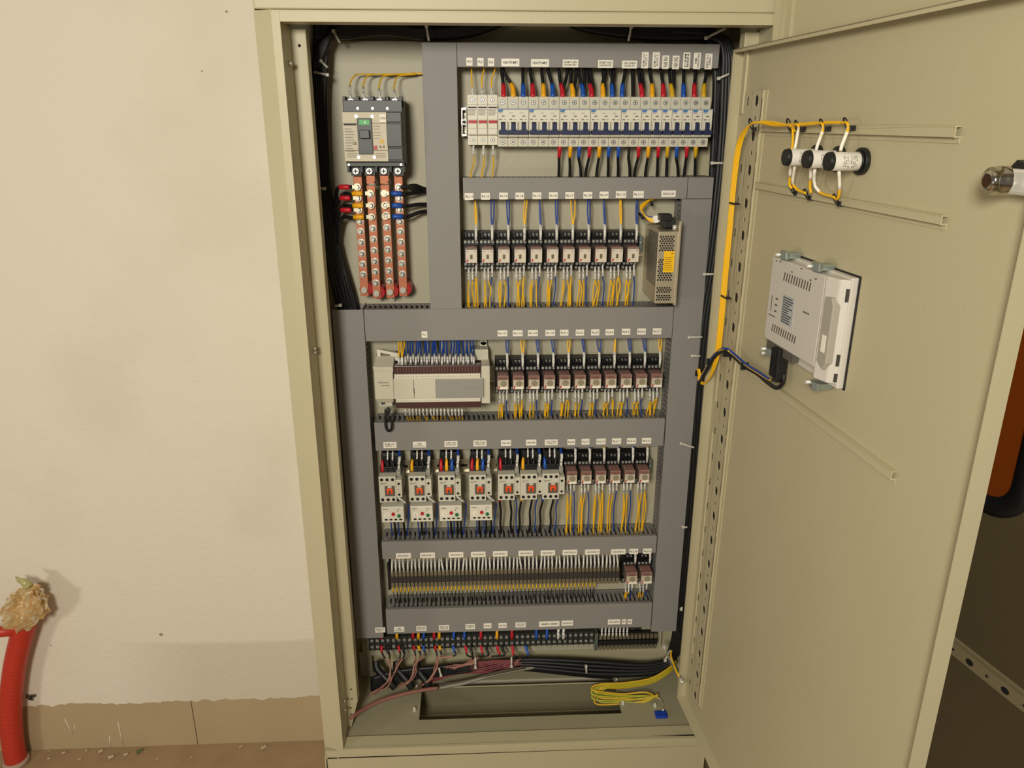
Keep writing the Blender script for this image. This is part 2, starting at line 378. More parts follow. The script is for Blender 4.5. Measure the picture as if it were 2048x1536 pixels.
# perforated vertical rail (hat profile, real holes)
RU0, RU1, RW = .062, .098, .006
def DFs(q): return DF((q[0]-.0159*(1.4637-q[2])/1.124, q[1], q[2]))   # the rail is fixed slightly out of plumb
m = MB(); uc = (RU0+RU1)/2
zt, zb = 1.4783, .326
cuts = []
z = 1.4637
for k in range(23):
    cuts.append((z-.0085 if k or 1 else z, z+.0085, .0064)); cuts.append((z-.0255-.0030, z-.0255+.0030, .0032)); z -= .0511
cuts = [c for c in cuts if c[0] > zb+.002]
zz = zt
for a, b_, hw in cuts:
    m.box(RU0, RW-.0015, b_, RU1, RW, zz)
    if hw > .004:   # chamfered ends so the slot reads rounded
        for s_ in (-1, 1):
            for zA, zB in ((a, a+.004), (b_, b_-.004)):
                m.prism([(uc+s_*hw, zA), (uc+s_*(hw-.004), zA), (uc+s_*hw, zB)], 'y', RW-.0015, RW)
    m.box(RU0, RW-.0015, a, uc-hw, RW, b_).box(uc+hw, RW-.0015, a, RU1, RW, b_); zz = a
m.box(RU0, RW-.0015, zb, RU1, RW, zz)
m.box(RU0, 0, zb, RU0+.0015, RW, zt).box(RU1-.0015, 0, zb, RU1, RW, zt)
m.box(RU0-.040, 0, zb, RU0, .0025, zt).box(RU1, 0, zb, RU1+.008, .0014, zt)
rail = part(m.map(DFs), 'perforated_rail', PAINT, door, True)
z = 1.4637
for k in range(23):
    part(MB().box(RU0-.022, .0024, z-.0065, RU0-.0195, .0028, z+.0065).map(DFs), 'side_slot', DARKH, rail, True); z -= .0511
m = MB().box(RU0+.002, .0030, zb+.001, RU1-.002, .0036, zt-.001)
part(m.map(DFs), 'rail_shade_strip', mat('painted_hole_shade', (34, 31, 25), .8), rail, True)  # added dark strip that paints the shade inside the rail holes
def stiff(u0, u1, z0, hgt, dep, ends=True):
    m = MB(); m.box(u0, dep-.0012, z0-hgt, u1, dep, z0).box(u0, 0, z0-.0012, u1, dep, z0).box(u0, 0, z0-hgt, u1, dep, z0-hgt+.0012)
    m.box(u0, .0, z0-hgt-.006, u1, .001, z0-hgt)
    if ends: m.cyl(DF((0, 0, 0)), DF((0, 0, 0.0001)), .00001, n=3)
    m.v = [v for v in m.v]
    return m
for u0, u1, zt_, zb_ in ((.107, .548, 1.4300, 1.4195), (.107, .551, 1.3450, 1.3360), (.107, .5435, 1.0600, 1.0500)):
    part(stiff(u0, u1, zt_, zt_-zb_, .007, False).map(DF), 'stiffener', PAINT, door, True, .0015)
# cam lock
lk = PDv(1992, 362, .03); lu, lz = .640, lk[2]
m = MB(); m.cyl((lu, 0, lz), (lu, .026, lz), .0125, n=24).cyl((lu, .026, lz), (lu, .033, lz), .0125, .0115, 24).cyl((lu, .033, lz), (lu, .036, lz), .0115, .006, 24)
lock = part(m.map(DF), 'cam_lock', CHROME, door, True, .0008)
part(MB().box(lu+.0, .006, lz-.011, lu+.030, .020, lz+.011).map(DF), 'cam_nut', BRIGHT, lock, True, .003)
part(MB().cyl((lu+.012, 0, lz+.004), (lu+.012, .018, lz+.004), .0145, n=6, smooth=False).map(DF), 'cam_washer', BLACKP, lock, True, .001)
# ---- door of the upper compartment, swung open above the inner door
D2 = Vector((.2192, -.9757, 0)).normalized(); N2 = Vector((D2.y, -D2.x, 0)); N2 = -N2 if N2.x > 0 else N2
O2 = Vector((.4730, -.004, 0))
def OF(q): return O2 + D2*q[0] + N2*q[1] + Vector((0, 0, q[2]))
odz0, odz1 = 1.545, 2.0
udo = part(MB().box(0, -.0015, odz0, .76, 0, odz1).map(OF), 'upper_door', PAINT, cab, True)
m = MB(); m.box(0, 0, odz0, .0015, .018, odz1).box(.7585, 0, odz0, .76, .018, odz1).box(0, 0, odz0, .76, .018, odz0+.0015).box(0, 0, odz1-.0015, .76, .018, odz1)
m.box(.012, 0, odz0+.004, .024, .005, odz1-.02)
part(m.map(OF), 'door_flange', PAINT, udo, True, .002)
# ---- neighbouring steel door with a gasketed window, shade painted into its dark colour
K2 = 1.35
O3 = CAM + (O2-CAM)*K2; O3.z = 0; zk = lambda z: CAM.z+(z-CAM.z)*K2
def NF(q): return O3 + D2*(q[0]*K2) + N2*q[1] + Vector((0, 0, q[2]))
W0, W1, Z0w, Z1w = .16, .545, zk(1.022), 1.62
SHADEST = mat('shade_toned_steel', (88, 78, 54), .5, bump=.2, bscale=600, var=.06)
nc0 = NF((.3, 0, 0)); nb = root('window_door', 'shade-toned steel door with amber window in a black rubber frame, right of the open cabinet', 'door', (nc0.x, nc0.y, 0))
od = MB(); ez0, ez1 = .0, 1.62+.3
od.box(-.0, -.0015, ez0, W0, 0, ez1).box(W1, -.0015, ez0, .78, 0, ez1).box(W0, -.0015, ez0, W1, 0, Z0w).box(W0, -.0015, Z1w, W1, 0, ez1)
part(od.map(NF), 'door_sheet', SHADEST, nb, True)
m = MB(); m.box(0, -.02, ez0, .0015, 0, ez1).box(.7785, -.02, ez0, .78, 0, ez1).box(0, -.02, ez1-.0015, .78, 0, ez1)
part(m.map(NF), 'door_flange', SHADEST, nb, True)
def rrect(u0, u1, z0, z1, r, n=6):
    pts = []
    for cx, cz, a0 in ((u1-r, z0+r, -90), (u1-r, z1-r, 0), (u0+r, z1-r, 90), (u0+r, z0+r, 180)):
        for i in range(n+1):
            a = math.radians(a0+90*i/n); pts.append((cx+r*math.cos(a), cz+r*math.sin(a)))
    return pts
m = MB(); o_ = rrect(W0-.014, W1+.014, Z0w-.020, Z1w+.018, .05); i_ = rrect(W0+.006, W1-.006, Z0w+.008, Z1w-.004, .036)
N_ = len(o_); vs = [(p[0], -.006, p[1]) for p in o_]+[(p[0], -.006, p[1]) for p in i_]+[(p[0], .006, p[1]) for p in o_]+[(p[0], .008, p[1]) for p in i_]
fs = []
for i in range(N_):
    j = (i+1) % N_; fs += [(i, j, N_+j, N_+i), (2*N_+i, 2*N_+j, 3*N_+j, 3*N_+i), (i, j, 2*N_+j, 2*N_+i), (N_+i, N_+j, 3*N_+j, 3*N_+i)]
m._add(vs, fs, 0, True)
part(m.map(NF), 'window_gasket', BLACKP, nb, True)
part(MB().prism(rrect(W0-.006, W1+.006, Z0w-.006, Z1w+.006, .045), 'y', -.003, -.0005).map(NF), 'window_pane', mat('amber_tinted_pane', (132, 62, 16), .25, trans=.1), nb, True)
m = MB(); zr = zk(.822)
m.box(.06, 0, zr-.015, .74, .0012, zr+.015).box(.06, .010, zr-.011, .74, .0112, zr+.011).box(.06, 0, zr+.010, .74, .011, zr+.011)
pr_ = part(m.map(NF), 'perforated_bar', mat('shade_toned_bar_steel', (138, 126, 96), .5), nb, True, .0006)  # bar colour darkened for shade, like the door sheet
u = .09; m = MB()
while u < .72:
    c_ = Vector((u, .0110, zr)); m.cyl((u, .0108, zr), (u, .0116, zr), .0055, n=10); m.cyl((u+.025, .0108, zr), (u+.025, .0116, zr), .0022, n=8); u += .05
part(m.map(NF), 'bar_hole', DARKH, pr_, True)

# ================================================================== CABLE DUCTS
def duct(label, x0, x1, z0, z1, vert=False, lipfix=None, cap=True, slots=True):
    r = root('cable_duct', label, 'cable duct', ((x0+x1)/2, YP, z0), 'grey slotted cable ducts')
    sec = lambda a, b: [(a, YD), (b, YD), (b, YD+.009), (b-.0015, YD+.009), (b-.0015, YD+.0018), (a+.0015, YD+.0018), (a+.0015, YD+.009), (a, YD+.009)]
    part(MB().prism(sec(x0, x1), 'z', z0, z1) if vert else MB().prism([(y, z) for z, y in sec(z0, z1)], 'x', x0, x1), 'lid', DUCT, r, True, .0007)
    m = MB(); t = .0016
    m.box(x0+.002, YP-.002, z0+.002, x1-.002, YP, z1-.002)
    for side in (0, 1):
        a = ((x0 if vert else z0)+.002) if side == 0 else ((x1 if vert else z1)-.002-t)
        def bx(l0, l1, y0, y1):
            if vert: m.box(a, y0, l0, a+t, y1, l1)
            else: m.box(l0, y0, a, l1, y1, a+t)
        L0, L1 = (z0, z1) if vert else (x0, x1)
        bx(L0, L1, YP-.012, YP-.001); bx(L0, L1, YD+.003, YD+.013)
        p = L0
        while p < L1:
            bx(p, min(p+.0058, L1), YD+.012, YP-.011); p += .0100
    part(m, 'slotted_trough', DUCT, r, True)
    return r
DXL, DXR = -.272, .4355
duct('grey vertical duct beside the main breaker, running down to the long upper duct', -.0875, -.028, 1.0965, 1.560, True)
dtop = duct('grey horizontal duct at the very top with heat pump stickers', -.0275, .4265, 1.5212, 1.560)
duct('grey horizontal duct below the row of miniature breakers', -.0215, .3875, 1.2990, 1.3373)
duct('long grey horizontal duct under the busbars, crossing to the right upright duct', -.2125, .3785, 1.0345, 1.0965)
duct('grey vertical duct along the left edge of the plate', -.272, -.2135, .3600, 1.0965, True)
duct('wide grey vertical duct along the right edge of the plate', .3795, .4355, .3560, 1.2985, True)
duct('grey horizontal duct directly under the programmable controller', -.2060, .3770, .8066, .8669)
duct('narrow grey horizontal duct between the contactors and the terminal row', -.2055, .3775, .5574, .5984)
duct('lowest grey horizontal duct above the bottom terminal strip', -.2055, .3775, .3694, .4315)
# corner filler at the right end of the second duct
single(MB().box(.3885, YD, 1.2993, .4355, YP, 1.3373), 'duct_end_cover', DUCT, 'plain grey duct cover piece right of the second duct', 'duct cover', bev=.0007)

# ================================================================== STICKERS
def sticker(cx, cy, wpx, hpx, s, Y=YD, vert=False, cat='sticker', tail=''):
    c = P(cx, cy, Y); a = P(cx-wpx/2, cy, Y); b_ = P(cx+wpx/2, cy, Y); t = P(cx, cy-hpx/2, Y); bt = P(cx, cy+hpx/2, Y)
    wd, ht = b_.x-a.x, t.z-bt.z
    words = s.replace('\n', ' ')
    r = single(MB().box(c.x-wd/2, Y-.0007, c.z-ht/2, c.x+wd/2, Y-.0001, c.z+ht/2), 'label_sticker', STICK,
               '%swhite sticker reading %s%s' % ('upright ' if vert else '', words, tail), 'sticker', 'white name stickers')
    L = len(max(s.split('\n'), key=len))
    if vert: text(s, ht*.80, wd*.62, (c.x, Y-.0008, c.z), r, xdir=(0, 0, -1) if False else (0, 0, 1), ydir=(-1, 0, 0))
    else: text(s, wd*(.80 if L > 3 else .62), ht*(.34 if '\n' not in s else .62), (c.x, Y-.0008, c.z), r)
    return r
ST = [(938.8,123.5,12.5,16,'FU1'),(961,124,12.5,16,'FU2'),(982,124.5,12.5,16,'FU3'),(1020.7,125,36,15.6,'HEATPUMP1'),(1080,126,36,15.6,'HEATPUMP2'),
 (1141,127,31,15.6,'BOM TUAN\nHOAN HP1'),(1211,128,30,15.6,'BOM TUAN\nHOAN HP2'),(1259,129,30,15.6,'VAN CHINH\nDONG HT'),
 (938,393,17.3,13.6,'RL1:1'),(971,392.5,17.5,13.6,'RL1:2'),(1007,392,17.3,13.6,'RL1:3'),(1039.5,391.8,17.2,13.6,'RL1:4'),(1073.8,391.5,17.5,13.6,'RL1:5'),(1106.6,391.2,17.6,13.6,'RL1:6'),(1139.4,391,17.6,13.6,'RL1:7'),(1175.4,390.6,17.5,13.6,'RL1:8'),(1208,390,17.7,13.6,'RL1:9'),(1242,389,20.5,13.6,'RL1:10'),(1276.8,388.8,21,13.6,'RL1:11'),(1337,387.5,28.5,13.2,'220VAC-24V'),
 (849,669,11.4,12.6,'PLC'),(1005,666.5,19.6,12,'RL1:12'),(1035.5,666.3,19.6,12,'RL1:13'),(1065.7,666,19.6,12,'RL1:14'),(1100.5,665.7,19.3,12,'RL1:15'),(1128.5,665.2,16.6,12,'RL2:1'),(1159.7,665,16.6,12,'RL2:2'),(1190.4,664.7,16.6,12,'RL2:3'),(1219.4,664.3,16.6,12,'RL2:4'),(1252,663.5,16.8,12.2,'RL2:5'),(1283,663,16.8,12.2,'RL2:6'),(1314,662.6,17,12.2,'RL2:7'),
 (780,890,26,11.8,'BOM LOC\nNUOC 1'),(839,889,26,11.6,'BOM\nLOC NUOC 2'),(902,887.5,26,11.6,'BOM TUAN\nHOAN HP1'),(960,886.5,26,11.6,'BOM TUAN\nHOAN HP2'),(1012,886,20,11.6,'VAN 3N1'),(1062.4,885,20.5,11.6,'VAN 3N2'),(1102.5,884.6,25.5,11.4,'VAN CHINH\nDONG HT'),
 (1142.5,883.8,15.3,11.4,'RL2:8'),(1171,883.2,15.8,11.4,'RL2:9'),(1202,882.8,18.3,11.4,'RL2:10'),(1233,882.3,18.5,11.4,'RL2:11'),(1263,881.9,18.4,11.4,'RL2:12'),(1293,881.5,18.5,11.4,'RL2:13'),
 (807,1111.5,30,10.6,'VAN DONG 1'),(855,1110.4,29.7,10.6,'VAN DONG 2'),(912,1109.3,29.3,10.6,'VAN DONG 3'),(956.5,1108.6,29,10.6,'VAN DONG 4'),(1000.5,1107.4,29,10.6,'VAN DONG 5'),(1051.5,1106.4,29,10.4,'VAN DONG 6'),(1095.7,1105.6,29,10.4,'VAN DONG 7'),(1139.6,1104.6,29,10.4,'VAN DONG 8'),(1184.6,1103.8,29,10.2,'VAN DONG 9'),(1236.5,1103.4,29,10.2,'VAN DONG 10'),(1267.4,1102.6,17.4,10.2,'RL2:14'),(1294.5,1102,17,10.2,'RL2:15'),
 (760.4,1259.6,20,10,'BOM LOC\nNUOC 1'),(798.4,1258.4,20.6,10,'BOM\nLOC NUOC 2'),(842.8,1256.6,20,10,'BOM TUAN\nHOAN HP1'),(888,1255,20.3,10,'BOM TUAN\nHOAN HP2'),(940.5,1253,19,10,'DIEN\nTRO'),(975.2,1251.3,15.6,9.8,'VAN 3N1'),(1005.2,1250.7,16.2,9.8,'VAN 3N2'),(1041.4,1249.5,20.6,9.8,'VAN CHINH\nDONG HT'),(1098.5,1247.6,41,10.4,'CAM BIEN / CAM BIEN'),(1134.5,1246,23,10,'24V NGUON'),(1228,1243.6,24.6,9.8,'GY1/GY2'),(1248,1243.3,9,9.6,'F1'),(1259.5,1243.2,9,9.6,'F2')]
rows = ((0, 200, 'the top duct'), (200, 500, 'the second duct'), (500, 750, 'the third duct'), (750, 950, 'the fourth duct'), (950, 1180, 'the fifth duct'), (1180, 1400, 'the lowest duct'))
for lo_, hi_, dn in rows:
    for k, (cx, cy, wp, hp, s) in enumerate(sorted(q for q in ST if lo_ <= q[1] < hi_)):
        sticker(cx, cy, wp, hp, s, tail=', %s from the left on %s' % (nth(k+1), dn))
for k, (cx, cy, wp, hp, s) in enumerate(((1290,120.5,13.6,32.5,'BOM LOC\nNUOC 1'),(1312,121,14.4,33,'BOM LOC\nNUOC 2'),(1331,124.5,13.6,27,'VAN 3N1'),(1351.5,125,13.6,27,'VAN 3N2'),(1373,121.5,14,33,'CAM\nBIEN'),(1394,122,14,33,'HMI\nNGUON'),(1417,123,14,31.5,'DEN TU\nDIEN'))):
    sticker(cx, cy, wp, hp, s, vert=True, tail=', %s from the left of its kind' % nth(k+1))
sticker(765.5, 236.5, 13, 15.5, 'CB TONG', Y=.118)

# ================================================================== GENERIC PARTS
SCREW = {}
def screw_mesh(r=.003, recess=True, key=None):
    k = (r, recess)
    if k in SCREW: return SCREW[k]
    m = MB()
    if recess: m.cyl((0, -.0002, 0), (0, .002, 0), r*1.28, n=14, m=1)
    m.cyl((0, -.0008, 0), (0, .002, 0), r, n=14)
    m.box(-r*.75, -.0011, -r*.16, r*.75, -.0006, r*.16, 2).box(-r*.16, -.00105, -r*.75, r*.16, -.0006, r*.75, 2)
    SCREW[k] = m.mesh('screw', [BRIGHT, DGREY, INK]); return SCREW[k]
def screw(parent, x, y, z, r=.003, recess=True, name='terminal_screw', rot=None):
    o = part(screw_mesh(r, recess), name, None, parent); o.location = (x, y, z); o.rotation_euler = (0, random.uniform(0, 1.5) if rot is None else rot, 0); return o
def din_rail(x0, x1, zc, label, y=YP):
    m = MB(); m.box(x0, y-.0075, zc-.0175, x1, y-.0065, zc-.0125).box(x0, y-.0075, zc+.0125, x1, y-.0065, zc+.0175)
    m.box(x0, y-.0075, zc-.0130, x1, y, zc-.0120).box(x0, y-.0075, zc+.0120, x1, y, zc+.0130).box(x0, y-.001, zc-.0125, x1, y, zc+.0125)
    x = x0+.012
    while x < x1-.01: m.box(x, y-.0013, zc-.003, x+.014, y-.0008, zc+.003, 1); x += .025
    single(m, 'din_rail', [STEEL, DARKH], label, 'mounting rail', 'steel mounting rails')

CN = {'R': RED, 'Y': YEL, 'B': BLU, 'K': BLK, 'M': YELD}
CW = {'R': 'red', 'Y': 'yellow', 'B': 'blue', 'K': 'black', 'M': 'mustard yellow'}
def W3(pts): return [P(*p) for p in pts]
def wire(ctrl, material, r, label, group, name='wire', cat='wire', bits=(), n=7, seg=8):
    """ctrl: world points; bits: (from, to, material, radius0, radius1, part name) as fractions of the length"""
    c = curve(ctrl, seg); L = [0]
    for a, b_ in zip(c[:-1], c[1:]): L.append(L[-1]+(b_-a).length)
    T = L[-1]
    def at(t):
        t = min(max(t, 0), 1)*T
        for i in range(1, len(L)):
            if L[i] >= t-1e-12:
                k = (t-L[i-1])/max(L[i]-L[i-1], 1e-9); return c[i-1].lerp(c[i], k)
        return c[-1]
    o = single(MB().tube(c, r, n), name, material, label, cat, group)
    for a, b_, mt, ra, rb, nm in bits:
        ts = [a+(b_-a)*i/4 for i in range(5)]
        part(MB().tube([at(t) for t in ts], [ra+(rb-ra)*i/4 for i in range(5)], max(n, 8)), nm, mt, o, True)
    return o

# ================================================================== MAIN BREAKER + BUSBARS
x0b = P(686.5, 200, .15).x; YB = .120
xl, xr = P(686.5, 270, YB).x, P(805, 270, YB).x; zt, zb = P(745, 195, .135).z, P(750, 345, .135).z
xc0, xc1 = xl, P(774.5, 270, YB).x
cz1, cz0 = P(730, 224, YB).z, P(730, 323, YB).z
mb_ = root('main_circuit_breaker', 'large grey four pole main breaker with cream front at the upper left', 'circuit breaker', ((xl+xr)/2, YP, zb))
m = MB(); m.box(xl, .135, zb+.010, xr, YP, zt-.004).box(xl, .125, cz0-.001, xr, .140, cz1+.001)
m.box(xr-.028, YB+.002, cz0+.002, xr-.001, .13, cz0+.022).box(xr-.028, YB+.0, cz0+.024, xr-.001, .13, cz0+.062).box(xr-.028, YB+.002, cz0+.064, xr-.001, .13, cz1)
part(m, 'housing', DGREY, mb_, True, .0012)
pw = (xr-xl)/4
for i in range(5):
    xx = xl+i*pw; xa_ = xl if i == 0 else (xr-.0044 if i == 4 else xx-.0022)
    part(MB().box(xa_, .138, zt-.016, xa_+.0044, .165, zt+.002), 'terminal_barrier', BLACKP, mb_, True, .0006)
    part(MB().box(xa_, .138, zb, xa_+.0044, .165, zb+.016), 'terminal_barrier', BLACKP, mb_, True, .0006)
fr = MB(); fr.box(xc0, YB, cz1-.018, xc1, YB+.006, cz1).box(xc0, YB, cz0, xc1, YB+.006, cz0+.018).box(xc0, YB, cz0+.0185, xc1, YB+.006, cz1-.0185)
frp = part(fr, 'front_cover', mat('warm_cream_cover', (206, 196, 172), .5), mb_, True, .0005)
xm = (xc0+xc1)/2
part(MB().box(xm-.0125, YB-.003, cz0+.012, xm+.0125, YB+.003, cz1-.010), 'toggle_recess', DGREY, mb_, True, .001)
tg = part(MB().box(xm-.0085, YB-.012, cz0+.038, xm+.0085, YB-.002, cz0+.052), 'toggle_handle', mat('charcoal_handle', (50, 52, 52), .4), mb_, True, .001)
part(MB().box(xm-.0085, YB-.0036, cz0+.060, xm+.0085, YB-.0028, cz0+.068), 'position_flag', GLOWG, mb_, True)
text('I', .0022, .004, (xm+.001, YB-.0038, cz0+.064), mb_, STICK)
text('LS', .009, .004, (xc1-.009, YB-.0006, cz0+.0245), mb_)
part(MB().box(xm+.0135, YB-.002, cz0+.020, xm+.0190, YB, cz0+.026), 'test_button', REDK, mb_, True, .0004)
part(MB().box(xc1-.013, YB-.001, cz0+.030, xc1-.0065, YB, cz0+.0365), 'yellow_tag', YELD, mb_, True)
m = MB(); m.box(xc0+.002, YB-.0003, cz1-.0215, xm-.014, YB, cz1-.019)
for i in range(9):
    wdt = random.uniform(.010, .018); m.box(xc0+.003, YB-.0003, cz1-.028-i*.0045, xc0+.003+wdt, YB, cz1-.0268-i*.0045, 1)
for i in range(5): m.box(xm+.014, YB-.0003, cz1-.023-i*.005, xm+.014+random.uniform(.008, .017), YB, cz1-.0222-i*.005, 1)
for i in range(3):
    m.box(xc0+.004, YB-.0003, cz0+.013-i*.003, xm-.016, YB, cz0+.014-i*.003, 1); m.box(xm+.016, YB-.0003, cz0+.013-i*.003, xc1-.004, YB, cz0+.014-i*.003, 1)
part(m, 'rating_print', [INK, INKG], mb_, True)
text('CE', .007, .005, (xm-.019, YB-.0006, cz0+.030), mb_)
for sx in (-1, 1):
    for zz in (cz1-.007, cz0+.007):
        part(MB().cyl((xm+sx*.0135, YB-.0012, zz), (xm+sx*.0135, YB, zz), .0028, n=12), 'cover_screw', STEEL, mb_, True)
for zz in (cz1+.006, cz0-.006):
    for xx in ((xl+pw, xl+2*pw, xl+3*pw) if zz > cz1 else (xl+.004, xr-.006)):
        part(MB().cyl((xx, .1335, zz), (xx, .136, zz), .0022, n=10), 'rivet', BRIGHT, mb_, True)
# terminal bolts with ring lugs
bx_top = [P(x, 204, .15).x for x in (702.5, 731.5, 759.5, 790)]; zt_t = P(740, 204, .15).z
bx_bot = [P(x, 342, .15).x for x in (712, 739, 768, 796)]; zb_t = P(740, 342, .15).z
for xx in bx_top:
    b1 = part(MB().box(xx-.009, .152, zt_t-.010, xx+.009, .166, zt_t+.008), 'terminal_pocket', BLACKP, mb_, True)
    part(MB().cyl((xx, .1455, zt_t), (xx, .153, zt_t), .0062, .0058, 8).box(xx-.004, .1445, zt_t-.0008, xx+.004, .1457, zt_t+.0008, 1).box(xx-.0008, .1445, zt_t-.004, xx+.0008, .1457, zt_t+.004, 1), 'terminal_bolt', [BRIGHT, INK], b1, True, .0006)
for xx in bx_bot:
    b1 = part(MB().box(xx-.009, .152, zb_t-.008, xx+.009, .166, zb_t+.010), 'terminal_pocket', BLACKP, mb_, True)
    part(MB().cyl((xx, .1455, zb_t), (xx, .153, zb_t), .0062, .0058, 8).box(xx-.004, .1445, zb_t-.0008, xx+.004, .1457, zb_t+.0008, 1).box(xx-.0008, .1445, zb_t-.004, xx+.0008, .1457, zb_t+.004, 1), 'terminal_bolt', [BRIGHT, INK], b1, True, .0006)
for i, (px, bend) in enumerate(((700, 712), (727, 742), (759, 768), (789, 806))):
    pts = [P(px+2, 198, .150), P(px-1, 180, .165), P(px+1, 165, .178), P(px+9, 152, .19), P(px+24+6*i, 148.5, .20), P(800+8*i, 149.5-i, .205), P(850, 147, .205)]
    wire(pts, WYEL, .0013, 'yellow wire looping from the %s top terminal of the main breaker' % ('first', 'second', 'third', 'fourth')[i], 'yellow wires above the main breaker', name='control_wire', bits=((0, .17, SLV, .0022, .0022, 'marker_sleeve'),))
# busbars
YBB = .170
def busbar(px0, py0, px1, py1, nuts, which, tab=None):
    a, b_ = P(px0, py0, YBB), P(px1, py1, YBB); hw = .0075
    x = (a.x+b_.x)/2
    r = root('copper_busbar', '%s vertical copper busbar with a column of nuts' % which, 'busbar', (x, YBB, b_.z), 'copper busbars')
    bar = MB().box(x-hw, YBB, b_.z, x+hw, YBB+.004, a.z)
    part(bar, 'bar', COPPER, r, True, .0005)
    if tab:
        t0 = P(*tab[0], .155); t1 = P(*tab[1], .155)
        part(MB().box(t0.x-.0075, .152, t1.z, t0.x+.0075, .156, t0.z).box(t0.x-.0075, .152, t1.z, t0.x+.0075, YBB+.004, t1.z+.004), 'connector_tab', COPPER, r, True, .0004)
    for py in nuts:
        z = P(px0+(px1-px0)*(py-py0)/(py1-py0), py, YBB-.006).z; xx = x
        nn = MB().cyl((xx, YBB-.007, z), (xx, YBB-.0015, z), .0048, n=6, smooth=False)
        nt_ = part(nn, 'nut', NUTM, r, True, .0003)
        part(MB().cyl((xx, YBB-.0018, z), (xx, YBB-.0002, z), .0064, n=18), 'washer', BRIGHT, nt_, True)
        part(MB().cyl((xx, YBB-.0115, z), (xx, YBB-.0070, z), .0027, .0023, 10), 'stud_end', BRIGHT, nt_, True)
    z = P(px1, nuts_end[which], YBB-.004).z
    part(MB().cyl((x, YBB-.006, z), (x, YBB, z), .0062, .0056, 16), 'end_bolt', CAR_METAL, r, True, .0006)
    part(MB().cyl((x+.003, YBB+.004, z), (x+.003, YP, z), .0125, .0125, 20), 'standoff_insulator', REDI, r, True, .001)
    return r
nuts_end = {'leftmost': 580.5, 'second': 587, 'third': 584.5, 'rightmost': 580.5}
f2 = lambda ys: [330+y/4.953 for y in ys]
busbar(714, 350, 730, 592, f2((220, 330, 447, 560, 660, 768, 880, 985, 1088)), 'leftmost')
busbar(741, 371, 754, 596, f2((290, 403, 517, 630, 738, 848, 957, 1060, 1170)), 'second', ((741, 349), (741, 367)))
busbar(769.5, 369, 781, 596, f2((283, 397, 500, 622, 733, 840, 945, 1050, 1155)), 'third', ((768.5, 349), (768.5, 367)))
busbar(796, 350, 807, 592, f2((220, 330, 443, 560, 660, 765, 880, 980, 1083)), 'rightmost')
for px in (761, 787):
    c = P(px, 596, .215); part_ = single(MB().cyl((c.x, .207, c.z), (c.x, YP, c.z), .0045, n=6, smooth=False).cyl((c.x, .203, c.z), (c.x, .208, c.z), .0022, n=8), 'plate_bolt', CAR_METAL,
        'small bolt on the plate below the %s busbar' % ('second' if px < 770 else 'third'), 'bolt')
# lugs with coloured boots onto the busbars and their black cables
def lug(px, py, dirx, colr, path, lab):
    # px,py: nut; dirx -1: comes from the left
    a = P(px, py, .161); L_ = Vector((dirx, 0, 0))
    st = [a+L_*.010, a+L_*.014+Vector((0, .002, 0)), a+L_*.034+Vector((0, .004, -.002))]+W3(path)
    o = wire(st, BLK, .0036, 'black cable with %s boot, %s' % (CW[colr], lab), 'black cables on the busbars', name='power_cable', cat='cable')
    part(MB().tube([a+L_*.013, a+L_*.018, a+L_*.032], [.0040, .0048, .0042], 12), 'boot', CN[colr], o, True)
    rg = MB(); rg.cyl(a+Vector((0, .002, 0)), a+Vector((0, .0035, 0)), .0068, n=18).box(a.x+min(0, dirx*.014), a.y+.0018, a.z-.0035, a.x+max(0, dirx*.014), a.y+.0034, a.z+.0035)
    part(rg, 'ring_lug', mat('tinned_lug', (206, 196, 170), .35, .6), o, True, .0004)
for i, (y, nm) in enumerate(((374, 'upper'), (396, 'middle'), (420, 'lower'))):
    lug(714+i*1.5, y, -1, 'R', [(672-i, y+22, .185), (664+i*2, y+60, .195), (668+i*4, 520, .198), (688+i*6, 600, .198), (696+i*5, 630, .198)], '%s one reaching the leftmost busbar' % nm)
for i, (y, nm) in enumerate(((387, 'upper'), (411, 'middle'), (434, 'lower'))):
    lug(740+i*1.2, y, -1, 'Y', [(690-i*2, y+1, .176), (674+i*2, y+22, .180), (668+i*5, y+70, .19), (684+i*6, 570, .19), (700+i*5, 630, .195)], '%s one reaching the second busbar' % nm)
for i, (y, nm) in enumerate(((387, 'upper'), (411, 'middle'), (433, 'lower'))):
    lug(768+i*1.2, y, 1, 'B', [(815, y+1-(0 if i < 2 else 0), .172), (838, y-(3, 2, 8)[i], .185), (862, y-(8, 2, 12)[i], .195)], '%s one reaching the third busbar from the right' % nm)
for i in range(3):
    wire(W3([(802, 375, .160), (812, 374-i, .163), (830, 371+i*5, .172), (846, 377+i*3, .185), (862, 380+i*2, .19)]), BLK, .0034, '%s black cable from the rightmost busbar to the centre duct' % ('upper', 'middle', 'lower')[i], 'black cables off the rightmost busbar', name='power_cable', cat='cable')
